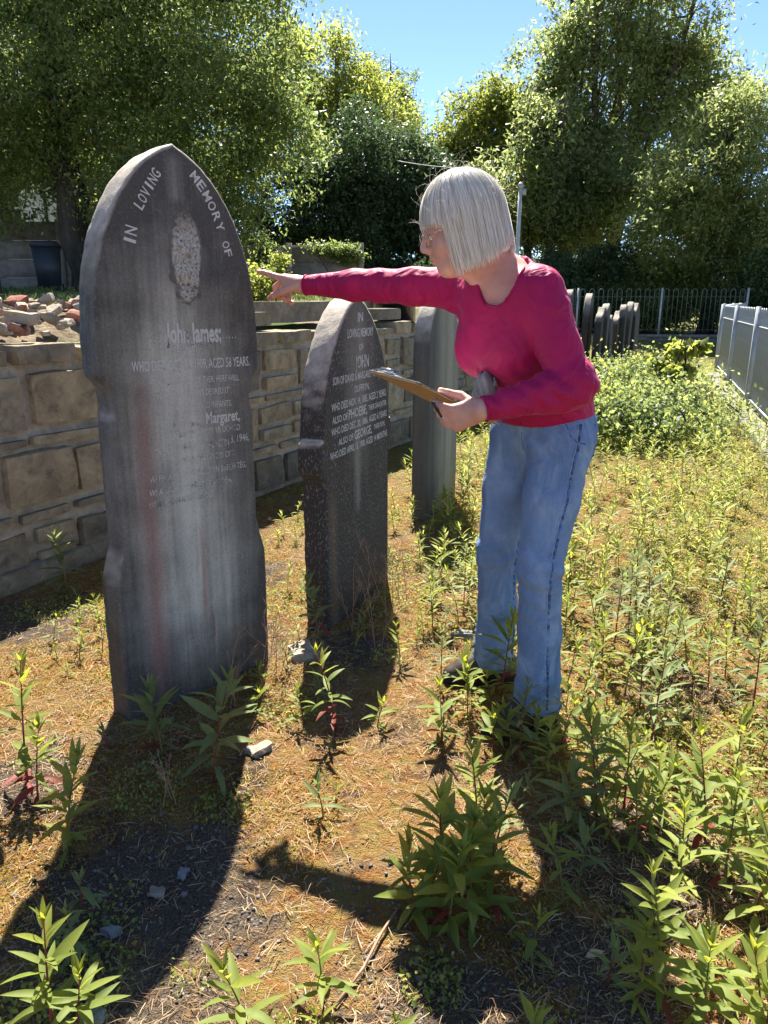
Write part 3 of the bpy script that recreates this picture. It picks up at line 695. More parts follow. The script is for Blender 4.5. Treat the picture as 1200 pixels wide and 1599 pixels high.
# lamp post beyond the railings
def lamp_post():
    root = thing('lamp_post', 'thin pale grey pole with a small cap behind the white-haired woman', 'pole', (3.24, 19.0, 0.2))
    obj('pole', MB().tube([(0, 0, 0), (0.0, 0, 1.9), (0.0, 0, 3.62)], [0.055, 0.05, 0.045], 10).mesh('pole', M_post, True), root)
    obj('cap', MB().tube([(0, 0, 3.60), (0, 0, 3.66), (0, 0, 3.70), (0, 0, 3.73)], [0.07, 0.075, 0.055, 0.02], 10).mesh('cap', M_rail, True), root)
    obj('bracket', MB().box((0.03, -0.03, 3.45), (0.14, 0.03, 3.58)).mesh('bracket', M_rail), root)
lamp_post()
def cable():
    m = plain('cable_pale', (0.55, 0.55, 0.53), 0.5, 0.4)
    pts = [Vector((0.42, 24.0, 5.22)).lerp(Vector((4.3, 24.6, 5.20)), k / 24) - Vector((0, 0, 0.14 * (1 - (2 * k / 24 - 1) ** 2))) for k in range(25)]
    o = obj('overhead_cable', MB().tube(pts, 0.010, 5).mesh('overhead_cable', m, True)); tag(o, 'thin pale overhead cable strung in front of the trees', 'cable')
cable()
# ------------------------------------------------------------------ trees
def bark(name, a, b):
    t = NT(name); co = t.coord(); f = t.noise(t.mapping(co, (7, 7, 1.6)), 1.0, 6, 0.7)
    return t.surf(t.principled(t.ramp(f, [(0.3, a), (0.7, b)]), 0.95, 0.1, t.bump(f, 1.0, 0.05)))
M_bark = bark('bark', (0.03, 0.024, 0.018), (0.10, 0.085, 0.065)); M_bark_pale = bark('bark_pale', (0.16, 0.145, 0.12), (0.32, 0.30, 0.26))
L_broad = leaf_mat('leaf_broad', [(0.06, 0.095, 0.028), (0.092, 0.132, 0.038), (0.125, 0.163, 0.05), (0.19, 0.215, 0.055)], 0.62, 0.45, 0.4)
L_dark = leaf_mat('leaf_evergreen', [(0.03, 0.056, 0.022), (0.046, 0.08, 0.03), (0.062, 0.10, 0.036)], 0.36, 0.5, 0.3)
L_light = leaf_mat('leaf_fresh', [(0.12, 0.155, 0.028), (0.16, 0.19, 0.034), (0.20, 0.215, 0.045), (0.14, 0.18, 0.04)], 0.64, 0.45, 0.35)
L_olive = leaf_mat('leaf_olive', [(0.10, 0.135, 0.042), (0.15, 0.185, 0.06), (0.22, 0.245, 0.095)], 0.62, 0.45, 0.4)

def crown_points(blobs, n, r, clump=0.35, shell=0.55):
    """leaf centres in clumps spread through a union of ellipsoids, thicker towards the outside"""
    vol = np.array([b[3] * b[4] * b[5] for b in blobs]) ** 0.8; pick = r.choice(len(blobs), size=n // 64 + 1, p=vol / vol.sum())
    B = np.array(blobs)[pick]; d = r.normal(size=(len(B), 3)); d /= np.linalg.norm(d, axis=1)[:, None]
    rad = shell + (1 - shell) * r.random(len(B)) ** 0.7; rad = np.where(r.random(len(B)) < 0.22, r.random(len(B)) * 0.8, rad)
    c = B[:, :3] + d * B[:, 3:6] * rad[:, None]
    c = c + clump * np.stack([vnoise(c * 0.9 + k * 31, 3 + k) for k in range(3)], -1)
    keep = fbm(c * 0.75, 3, 12) > -0.30; c = c[keep]; d = d[keep]
    k = r.integers(0, len(c), n); csz = clump * (0.55 + 0.9 * r.random(len(c)))
    off = r.normal(size=(n, 3)) * csz[k][:, None] * np.array([0.55, 0.55, 0.38]); off = off + np.array([0, 0, -0.12]) * clump
    return c[k] + off, d[k], c
def leaves_mesh(name, C, outw, size, mat, r, droop=0.35, aspect=0.55, tri=False):
    n = len(C); a = r.normal(size=(n, 3)) + outw * 0.5 + np.array([0, 0, -droop]); a /= np.linalg.norm(a, axis=1)[:, None]
    nn = r.normal(size=(n, 3)) + np.array([0, 0, 0.9]) + outw * 0.4; b = np.cross(a, nn); b /= np.maximum(np.linalg.norm(b, axis=1), 1e-6)[:, None]
    s = size * (0.6 + 0.8 * r.random(n))[:, None]; nrm = np.cross(a, b)
    p0 = C - a * s * 0.5; p2 = C + a * s * 0.5; lift = nrm * s * 0.10
    p1 = C + b * s * aspect * 0.5 - a * s * 0.06 + lift; p3 = C - b * s * aspect * 0.5 - a * s * 0.06 + lift
    if tri:                                                         # far foliage: one pointed face per leaf
        V = np.stack([p0 - b * s * aspect * 0.42, p0 + b * s * aspect * 0.42, p2], 1).reshape(-1, 3); return mesh_np(name, V, np.arange(n * 3).reshape(-1, 3), mat)
    V = np.stack([p0, p1, p2, p3], 1).reshape(-1, 3); i = np.arange(n) * 4
    Fq = np.concatenate([np.stack([i, i + 1, i + 2], -1), np.stack([i, i + 2, i + 3], -1)])
    return mesh_np(name, V, Fq, mat)
def tree(name, label, base, blobs, n, leaf, lmat, trunk_r=0.3, seed=1, clump=0.4, cat='tree', limbs=14, tips=None, lean=(0, 0), bmat=None, shell=0.55, droop=0.35, aspect=0.55, group=None, multi=1):
    r = np.random.default_rng(seed); rr = random.Random(seed); bmat = bmat or M_bark
    base = Vector(base); root = thing(name, label, cat, base, group=group)
    loc = [(b[0] - base.x, b[1] - base.y, b[2] - base.z, b[3], b[4], b[5]) for b in blobs]
    C, outw, cl = crown_points(loc, n, r, clump, shell)
    obj('crown', leaves_mesh('crown', C, outw, leaf * (1.15 if base.y > 12 else 1), lmat, r, droop, aspect, base.y > 12), root)
    w = np.array([b[3] * b[4] * b[5] for b in loc]); cen = Vector((np.array([b[:3] for b in loc]) * w[:, None]).sum(0) / w.sum())
    ztop = max(b[2] + b[5] * 0.6 for b in loc)
    mb = MB()
    for m in range(multi):
        a0 = 2 * PI * m / multi + rr.random(); sp = 0.0 if multi == 1 else trunk_r * 2.2
        st = Vector((math.cos(a0) * sp, math.sin(a0) * sp, -0.15)); en = Vector((cen.x + math.cos(a0) * sp * 6 * (multi > 1), cen.y + math.sin(a0) * sp * 4 * (multi > 1), ztop))
        pts = []; rad = []; N = 12
        for k in range(N + 1):
            t = k / N; p = st.lerp(en, t); q = t * t * (3 - 2 * t)
            p.x = st.x + (en.x - st.x) * q + lean[0] * math.sin(t * PI) + 0.12 * trunk_r * rr.uniform(-1, 1) * 2; p.y = st.y + (en.y - st.y) * q + lean[1] * math.sin(t * PI) + 0.12 * trunk_r * rr.uniform(-1, 1) * 2
            pts.append(p); rad.append(trunk_r * ((1.35 if k == 0 else 1.0) * (1 - t) ** 0.75 + 0.06))
        mb.tube(pts, rad, 10)
        for k in range(limbs // multi):
            t = rr.uniform(0.28, 0.92); i0 = t * N; i = int(i0); p = pts[i].lerp(pts[min(i + 1, N)], i0 - i); rb = rad[i] * 0.55
            tgt = Vector(cl[rr.randrange(len(cl))])
            if tgt.z < p.z - 0.5: tgt.z = p.z + rr.uniform(0, 1)
            md = p.lerp(tgt, 0.5) + Vector((rr.uniform(-.3, .3), rr.uniform(-.3, .3), 0.12 * (tgt - p).length)); q1 = p.lerp(md, 0.5) + Vector((0, 0, 0.05)); q2 = md.lerp(tgt, 0.55)
            mb.tube([p, q1, md, q2, tgt], [rb, rb * 0.75, rb * 0.5, rb * 0.3, rb * 0.1], 6)
            for _ in range(3):
                t2 = Vector(cl[rr.randrange(len(cl))]); 
                if (t2 - md).length < 2.6: mb.tube([md, md.lerp(t2, 0.5) + Vector((0, 0, 0.15)), t2], [rb * 0.35, rb * 0.2, 0.008], 5)
    obj('trunk', mb.mesh('trunk', bmat, True), root)
    return root

# left: the big broadleaf over the bin
tree('broadleaf_tree', 'big broadleaf tree with a dark leaning trunk behind the bin at left', (-7.1, 19.0, 1.35),
     [(-7.6, 19, 6.2, 3.4, 3, 2.6), (-9.8, 19.5, 5.8, 3.0, 3, 3.0), (-4.6, 18.4, 6.0, 2.6, 2.6, 2.8), (-3.2, 17.8, 4.4, 1.75, 1.6, 1.8), (-2.85, 17.6, 5.9, 1.5, 1.5, 1.5), (-5.2, 18, 3.6, 1.8, 1.6, 1.3), (-3.7, 17.7, 2.95, 1.0, 1.0, 0.9), (-6.0, 18.5, 9.2, 3.6, 3, 2.6), (-10.6, 19.5, 4.6, 1.7, 1.6, 0.9), (-2.7, 18.4, 7.9, 1.3, 1.4, 1.3)],
     150000, 0.10, L_broad, 0.42, 3, 0.50, limbs=26, lean=(-0.55, 0))
tree('broadleaf_tree', 'second broadleaf tree filling the top left corner behind the big one', (-12.5, 25, 1.4),
     [(-12.5, 25, 8.6, 3.6, 2.6, 3.6), (-9.0, 25.5, 8.6, 3.2, 2.6, 3.6), (-5.4, 26, 8.2, 2.8, 2.4, 3.4), (-15.5, 25, 8.4, 2.4, 2.2, 3.2), (-7.2, 25.5, 5.0, 2.2, 2, 1.8)], 70000, 0.14, L_light, 0.35, 4, 0.6, limbs=18)
tree('broadleaf_tree', 'tall sunlit light-green tree rising behind the dark evergreens', (-2.0, 31, 1.4),
     [(-2.4, 31, 8.2, 2.4, 2.2, 3.2), (-1.0, 31, 6.9, 2.2, 2, 2.8), (0.2, 31, 6.0, 1.6, 1.6, 2.0), (-3.6, 31.5, 9.4, 1.5, 1.5, 1.7)], 50000, 0.13, L_light, 0.3, 5, 0.55, limbs=16)
tree('poplar_tree', 'slender airy poplar top rising against the blue sky', (0.2, 35, 1.2),
     [(-0.1, 35, 9.4, 0.9, 0.9, 1.7), (0.9, 35, 9.0, 0.7, 0.8, 2.0), (-0.9, 35, 10.2, 0.7, 0.7, 1.6), (1.2, 35, 7.4, 0.7, 0.7, 1.4)], 9000, 0.12, L_broad, 0.18, 8, 0.36, limbs=22, shell=0.2)
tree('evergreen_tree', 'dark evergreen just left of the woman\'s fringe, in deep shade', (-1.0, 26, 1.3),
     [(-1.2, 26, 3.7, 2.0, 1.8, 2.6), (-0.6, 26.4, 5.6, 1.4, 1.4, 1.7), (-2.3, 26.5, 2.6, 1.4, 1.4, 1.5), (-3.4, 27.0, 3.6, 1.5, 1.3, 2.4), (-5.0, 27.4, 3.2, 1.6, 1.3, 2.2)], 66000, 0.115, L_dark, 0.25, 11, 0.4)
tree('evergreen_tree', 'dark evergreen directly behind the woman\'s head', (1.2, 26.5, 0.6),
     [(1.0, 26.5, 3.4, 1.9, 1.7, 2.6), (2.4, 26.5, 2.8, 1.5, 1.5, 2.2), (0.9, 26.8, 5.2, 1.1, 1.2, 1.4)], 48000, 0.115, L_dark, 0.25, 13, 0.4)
tree('maple_tree', 'yellow-green round-leaved tree right of the gap of sky', (3.4, 29, 0.5),
     [(3.2, 29, 6.6, 1.7, 1.6, 1.9), (2.3, 29, 5.2, 1.3, 1.3, 1.5), (4.3, 29, 6.0, 1.4, 1.4, 2.4), (3.9, 29, 7.9, 0.9, 0.9, 1.0), (2.4, 28.6, 4.0, 1.6, 1.3, 1.2), (4.2, 28.4, 3.9, 1.8, 1.4, 1.4)], 48000, 0.14, L_light, 0.2, 17, 0.42, limbs=18)
tree('ash_tree', 'tall loose multi-stemmed tree filling the upper right', (7.3, 27, 0.5),
     [(5.6, 27, 8.2, 1.5, 1.6, 2.6), (7.4, 27, 9.4, 1.9, 1.8, 2.6), (9.3, 27, 8.6, 1.9, 1.8, 2.6), (6.4, 26.5, 5.8, 1.7, 1.6, 1.8), (8.6, 26.5, 6.0, 1.8, 1.6, 1.8), (10.8, 27, 7.4, 1.5, 1.6, 1.8), (8.0, 27, 11.6, 2.2, 1.6, 1.4)], 54000, 0.145, L_olive, 0.16, 19, 0.58, limbs=44, multi=5, shell=0.35)
tree('ash_tree', 'leafy tree behind the pole, lower left of the tall multi-stemmed one', (5.2, 25, 0.5),
     [(4.6, 25, 4.6, 1.5, 1.4, 1.7), (5.9, 25, 4.2, 1.6, 1.4, 1.7), (7.4, 25, 4.4, 1.6, 1.4, 1.4), (4.9, 25, 6.2, 1.1, 1.2, 1.3)], 36000, 0.13, L_olive, 0.14, 23, 0.5, limbs=24, multi=3, shell=0.4)
tree('elder_shrub', 'dense grey-green elder shrub tree at the far right', (9.1, 21.5, 0.4),
     [(9.2, 21.5, 4.5, 1.7, 1.5, 1.6), (8.0, 21.3, 3.4, 1.4, 1.3, 1.6), (10.0, 21.5, 2.8, 1.6, 1.4, 2.0), (9.4, 21.6, 5.7, 1.1, 1.1, 0.9)], 52000, 0.10, L_olive, 0.2, 29, 0.42, limbs=18)
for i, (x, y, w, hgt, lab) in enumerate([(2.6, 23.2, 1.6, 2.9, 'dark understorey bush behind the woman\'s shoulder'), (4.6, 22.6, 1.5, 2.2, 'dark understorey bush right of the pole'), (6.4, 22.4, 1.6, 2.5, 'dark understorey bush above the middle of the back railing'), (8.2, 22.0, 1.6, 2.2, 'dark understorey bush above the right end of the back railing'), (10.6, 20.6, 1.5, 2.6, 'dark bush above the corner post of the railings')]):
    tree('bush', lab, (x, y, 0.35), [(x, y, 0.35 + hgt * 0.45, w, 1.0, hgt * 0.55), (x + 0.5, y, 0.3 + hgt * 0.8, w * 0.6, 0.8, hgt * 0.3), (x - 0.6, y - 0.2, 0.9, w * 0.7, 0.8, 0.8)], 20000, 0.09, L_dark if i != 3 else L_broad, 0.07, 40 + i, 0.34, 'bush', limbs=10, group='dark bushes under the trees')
# a deep belt of woodland that closes the view: reads as one mass
def far_wood():
    r = np.random.default_rng(77); bl = []
    for k in range(34):
        x = -22 + k * 1.5 + r.uniform(-.5, .5); y = 40 + r.uniform(-2, 3); hh = r.uniform(4.0, 5.5) - (1.2 if 0 < x < 6 else 0)
        bl.append((x, y, hh * 0.5, 2.0, 1.6, hh * 0.62))
    C, o, c = crown_points(bl, 60000, r, 0.6, 0.4)
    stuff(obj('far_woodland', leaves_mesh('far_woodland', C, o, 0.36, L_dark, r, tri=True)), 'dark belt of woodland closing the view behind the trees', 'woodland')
far_wood()
# shrubs on the terrace
tree('shrub', 'sunlit yellow-green shrub behind the pointing hand', (-1.45, 9.6, 1.1), [(-1.45, 9.6, 1.38, 0.42, 0.35, 0.28), (-1.7, 9.5, 1.25, 0.3, 0.3, 0.2), (-1.35, 9.8, 1.62, 0.2, 0.2, 0.22)], 5200, 0.05, L_light, 0.02, 51, 0.11, 'bush', limbs=8)
tree('shrub', 'low yellow-green shrub glimpsed under the outstretched sleeve', (0.15, 9.4, 1.1), [(0.1, 9.4, 1.18, 0.45, 0.3, 0.16), (0.4, 9.5, 1.2, 0.3, 0.3, 0.16)], 3600, 0.05, L_light, 0.02, 52, 0.1, 'bush', limbs=6)
tree('ivy', 'ivy tumbling over the top of the short concrete wall above the pink sleeve', (-1.4, 20.1, 1.9), [(-1.35, 19.95, 2.52, 0.8, 0.22, 0.16), (-0.9, 19.95, 2.3, 0.3, 0.15, 0.3), (-3.0, 20.0, 2.3, 0.25, 0.15, 0.5)], 4600, 0.07, L_broad, 0.012, 53, 0.16, 'plant', limbs=6)
tree('shrub', 'dark shrub at the foot of the concrete panel wall, left edge', (-9.6, 16.5, 1.35), [(-9.5, 16.5, 1.9, 0.55, 0.4, 0.5)], 4200, 0.05, L_dark, 0.03, 54, 0.14, 'bush', limbs=6)
# ------------------------------------------------------------------ things on the terrace
M_panel = plain('concrete_panel', (0.20, 0.18, 0.155), 0.95, 0.1, 0.25, 5, 0.5, 0.01)
def panel_wall(name, label, A, B, z0, rows, ph=0.45, every=2.0):
    A = Vector(A); B = Vector(B); D = B - A; L = D.length
    root = thing(name, label, 'wall', (A.x, A.y, z0), (0, 0, math.atan2(D.y, D.x)))
    n = max(1, int(round(L / every))); w = L / n
    pm = MB().box((-0.07, -0.07, 0), (0.07, 0.07, rows * ph + 0.05)).mesh('post', M_panel)
    pn = MB().box((0.075, -0.025, 0.004), (w - 0.075, 0.025, ph - 0.006)).mesh('panel', M_panel)
    for i in range(n + 1): obj('post', pm, root, (i * w, 0, 0))
    for i in range(n):
        for k in range(rows): obj('panel', pn, root, (i * w, 0.004 * ((i + k) % 3), k * ph))
panel_wall('panel_wall', 'brown concrete panel wall under the white house, behind the bin', (-14.5, 20.6), (-4.6, 20.9), 1.35, 4, 0.47, 2.2)
panel_wall('panel_wall', 'short low length of concrete wall with ivy between the big headstone and the pink sleeve', (-4.3, 20.2), (-0.6, 20.2), 1.35, 3, 0.42, 1.8)
def house():
    M_w = plain('white_render', (0.72, 0.73, 0.74), 0.9, 0.2, 0.06, 3); M_r = plain('roof_slate', (0.09, 0.09, 0.10), 0.8, 0.3); M_f = plain('upvc_white', (0.8, 0.8, 0.8), 0.4, 0.4, 0.03)
    t = NT('window_glass'); M_g = t.surf(t.principled((0.05, 0.06, 0.06), 0.05, 0.6)); M_p = plain('downpipe_black', (0.02, 0.02, 0.022), 0.4, 0.4); M_b = plain('red_brick', (0.28, 0.09, 0.06), 0.9, 0.2)
    root = thing('white_house', 'white rendered house with windows glimpsed under the big tree at left', 'house', (-15.5, 32, 1.4))
    obj('wall', MB().box((-8, 0, -0.3), (5.0, 6, 4.4)).mesh('house_wall', M_w), root)
    rf = obj('roof', MB().add([(-8.4, -0.4, 4.4), (5.4, -0.4, 4.4), (5.4, 6.4, 4.4), (-8.4, 6.4, 4.4), (-8.4, 3, 6.6), (5.4, 3, 6.6)], [(0, 1, 5, 4), (2, 3, 4, 5), (0, 3, 2, 1)], [(1, 2, 5), (3, 0, 4)]).mesh('house_roof', M_r), root)
    obj('chimney', MB().box((-1, 2.6, 6.0), (0, 3.4, 7.6)).mesh('chimney', M_b), rf)
    for x in (-4.2, -0.55, 2.6):
        w = obj('window', MB().box((x, -0.05, 2.3), (x + 1.5, 0.02, 4.1)).mesh('window_frame', M_f), root)
        obj('pane', MB().box((x + 0.09, -0.065, 2.4), (x + 0.71, -0.052, 3.35)).mesh('pane', M_g), w); obj('pane', MB().box((x + 0.79, -0.065, 2.4), (x + 1.41, -0.052, 3.35)).mesh('pane', M_g), w)
        obj('pane', MB().box((x + 0.09, -0.065, 3.44), (x + 1.41, -0.052, 4.0)).mesh('pane', M_g), w)
    obj('downpipe', MB().tube([(1.9, -0.06, 4.3), (1.9, -0.06, 2.2), (1.9, -0.06, 0)], 0.06, 8).mesh('downpipe', M_p, True), root)
    obj('brick_bay', MB().box((4.0, -0.6, -0.3), (4.9, -0.01, 2.5)).mesh('brick_bay', M_b), root)
house()
def bin_():
    M = plain('bin_plastic', (0.022, 0.026, 0.030), 0.45, 0.4, 0.2, 4, 0.1); z0 = float(terrace_z(np.array([-7.55]), np.array([17.5]))[0]) - 0.02
    root = thing('wheelie_bin', 'black wheeled rubbish bin behind the wall at left', 'bin', (-7.55, 17.5, z0), (0, 0, 0.35))
    def frus(z0, z1, a0, b0, a1, b1):
        return MB().add([(-a0, -b0, z0), (a0, -b0, z0), (a0, b0, z0), (-a0, b0, z0), (-a1, -b1, z1), (a1, -b1, z1), (a1, b1, z1), (-a1, b1, z1)], [(0, 3, 2, 1), (4, 5, 6, 7), (0, 1, 5, 4), (1, 2, 6, 5), (2, 3, 7, 6), (3, 0, 4, 7)])
    obj('body', frus(0.06, 0.98, 0.22, 0.26, 0.285, 0.35).mesh('bin_body', M), root); obj('rim', frus(0.982, 1.02, 0.305, 0.37, 0.31, 0.375).mesh('bin_rim', M), root)
    obj('lid', frus(1.022, 1.10, 0.315, 0.39, 0.24, 0.30).mesh('bin_lid', M), root); obj('handle', MB().tube([(-0.28, 0.40, 1.0), (0.28, 0.40, 1.0)], 0.02, 8).mesh('bin_handle', M), root)
    wm = MB().tube([(0, -0.03, 0), (0, 0.03, 0)], 0.1, 14)
    for sx in (-1, 1): obj('wheel', MB().tube([(sx * 0.235, 0.24, 0.1), (sx * 0.29, 0.24, 0.1)], 0.1, 14).mesh('bin_wheel', M), root)
bin_()
M_wood = bark('weathered_timber', (0.06, 0.045, 0.035), (0.16, 0.12, 0.09))
for x, hgt, ln, lab in ((-8.35, 1.15, 0.03, 'taller weathered timber stump post left of the bin'), (-8.05, 1.05, -0.06, 'shorter weathered timber stump post close to the bin')):
    z0 = float(terrace_z(np.array([x]), np.array([16.0]))[0]) - 0.05
    o = obj('timber_post', MB().tube([(0, 0, 0), (ln * 0.4, 0, hgt * 0.5), (ln, 0, hgt - 0.06), (ln, 0, hgt)], [0.13, 0.125, 0.12, 0.07], 9).mesh('timber_post', M_wood, True), None, (x, 16.0, z0)); tag(o, lab, 'post', 'old timber posts')

def rubble_mat(name, a, b, dust):
    t = NT(name); co = t.coord(); g = t.new('ShaderNodeObjectInfo').outputs['Random']; c = t.mix(t.ramp(t.noise(co, 30, 5, 0.7), [(0.3, 0.0), (0.7, 1.0)]), a, b)
    c = t.mix(t.ramp(t.math('ADD', t.noise(co, 12, 5, 0.7), t.math('MULTIPLY', g, 0.15)), [(0.45, 0.0), (0.68, 0.85)]), c, dust); return t.surf(t.principled(c, 0.95, 0.12, t.bump(t.noise(co, 60, 5, 0.7), 0.9, 0.01)))
M_brick = rubble_mat('brick_rubble', (0.22, 0.075, 0.05), (0.36, 0.13, 0.085), (0.34, 0.25, 0.19)); M_slate = plain('rubble_grey', (0.20, 0.20, 0.20), 0.9, 0.2, 0.3, 10, 0.8, 0.01); M_pale = rubble_mat('rubble_pale', (0.20, 0.165, 0.12), (0.34, 0.28, 0.205), (0.38, 0.325, 0.25))
def rubble():
    r = random.Random(21)
    def on_wall(u, back): 
        p = WA + WD * u - WNRM * back; return p.x, p.y
    named = [(3.18, 0.62, (0.30, 0.14, 0.07), M_pale, 'large pale flat slab tilted on the rubble left of the big headstone', 0.45, 0.22), (3.10, 0.46, (0.16, 0.10, 0.09), M_brick, 'dusty pink-red brick chunk standing on end among the wall-top rubble', 0.2, 0.9),
             (3.04, 0.30, (0.12, 0.08, 0.06), M_brick, 'orange-red broken brick lying flat on the wall-top rubble', 0.7, 0.1), (2.98, 0.50, (0.16, 0.12, 0.10), M_brick, 'orange-faced brick bat leaning in the rubble at left', -0.5, 0.35),
             (3.02, 0.14, (0.24, 0.18, 0.10), M_pale, 'blocky pale stone at the front edge of the wall-top rubble', 0.1, 0.05)]
    for k, (u, b, s, m, lab, rz, rx) in enumerate(named):
        x, y = on_wall(u, b); o = obj('rubble_stone', lump('rubble_stone', tuple(v * .5 for v in s), 200 + k, m, 4, 0.34, 0.3), None, (x, y, float(terrace_z(np.array([x]), np.array([y]))[0]) + .08 + s[2] * 0.25), (rx, 0.1, rz)); tag(o, lab, 'stone', 'rubble on the wall top')
    for k in range(200):
        u = r.uniform(2.45, 3.9); b = 0.06 + 1.5 * r.random() ** 1.5; s = r.uniform(0.018, 0.060) * (1 + .5 * b); x, y = on_wall(u, b)
        o = obj('rubble_stone', lump('rubble_stone', (s * 1.5, s, s * 0.6), 240 + k, r.choice((M_pale, M_pale, M_pale, M_pale, M_sand, M_brick)), 3, 0.42, 0.35), None, (x, y, max(1.09 if b < .4 else 0, float(terrace_z(np.array([x]), np.array([y]))[0])) + s * 0.25 + 0.03 * r.random()), (r.uniform(-.5, .5), r.uniform(-.5, .5), r.uniform(0, 6)))
        tag(o, 'loose rubble stone heaped on the wall top left of the big headstone', 'stone', 'rubble heap on the wall top')
    for k in range(10):
        u = r.uniform(4.35, 4.75); b = r.uniform(0.3, 0.7); s = r.uniform(0.05, 0.10); x, y = on_wall(u, b)
        o = obj('rubble_stone', lump('rubble_stone', (s * 1.3, s, s * 0.75), 300 + k, r.choice((M_pale, M_brick, M_brick)), 2, 0.16, 0.2), None, (x, y, 1.16 + s * 0.2), (r.uniform(-.5, .5), r.uniform(-.5, .5), r.uniform(0, 6)))
        tag(o, 'small red and pale rubble on the wall just right of the big headstone', 'stone', 'rubble right of the big headstone')
    for k in range(16):
        x = -7.6 + r.uniform(-0.7, 0.7); y = 13.2 + r.uniform(-.6, .6); s = r.uniform(0.12, 0.3); z = float(terrace_z(np.array([x]), np.array([y]))[0])
        o = obj('rubble_stone', lump('rubble_stone', (s * 1.5, s, s * 0.4), 330 + k, M_slate, 2, 0.16, 0.2), None, (x, y, z + 0.05 + 0.22 * max(0, 1 - abs(x + 7.5)) * r.random()), (r.uniform(-.4, .4), r.uniform(-.4, .4), r.uniform(0, 6)))
        tag(o, 'grey stone in the low heap left of the black bin', 'stone', 'grey stone heap by the bin')
    # loose cope slabs lying on the wall right of the big headstone
    for (u, b, s, lab) in ((4.60, 0.16, (0.34, 0.26, 0.085), 'short flat grey slab lying on the wall beside the big headstone'), (5.75, 0.42, (2.0, 0.16, 0.15), 'long grey stone beam lying along the wall top behind the dark headstone'), (6.42, 0.18, (0.42, 0.3, 0.09), 'flat slab on the wall top right of the dark headstone\'s point')):
        x, y = on_wall(u, b); o = obj('loose_slab', lump('loose_slab', s, 400 + int(u * 10), M_sand_dark, 5, 0.05, 0.1, 0.6), None, (x, y, 1.075 + s[2] / 2 + 0.015), (0, 0, math.atan2(WD.y, WD.x) + 0.02)); tag(o, lab, 'slab', 'loose slabs on the wall')
    # black tub
    x, y = on_wall(7.0, 0.26); Mt = plain('tub_plastic', (0.012, 0.013, 0.016), 0.35, 0.5, 0.2, 5, 0.1)
    root = thing('black_tub', 'black plastic tub tipped on the wall beside the pale headstone', 'tub', (x, y, 1.02), (0.35, -0.25, 0.3))
    prof = [(0.0, 0.0), (0.17, 0.0), (0.20, 0.30), (0.215, 0.30), (0.215, 0.325), (0.195, 0.325), (0.165, 0.02), (0.0, 0.02)]; V = []; Q = []; S = 28
    for (rr_, z) in prof:
        for k in range(S): V.append((rr_ * math.cos(2 * PI * k / S), rr_ * math.sin(2 * PI * k / S), z))
    for i in range(len(prof) - 1):
        for k in range(S): Q.append((i * S + k, i * S + (k + 1) % S, (i + 1) * S + (k + 1) % S, (i + 1) * S + k))
    obj('body', MB().add(V, Q).mesh('tub_body', Mt, True), root)
    obj('handle', MB().tube([(0.21 * math.cos(a), 0.02 * math.sin(a) - 0.02, 0.31 + 0.10 * math.sin(a)) for a in np.linspace(0, PI, 12)], 0.006, 6).mesh('tub_handle', Mt, True), root)
rubble()
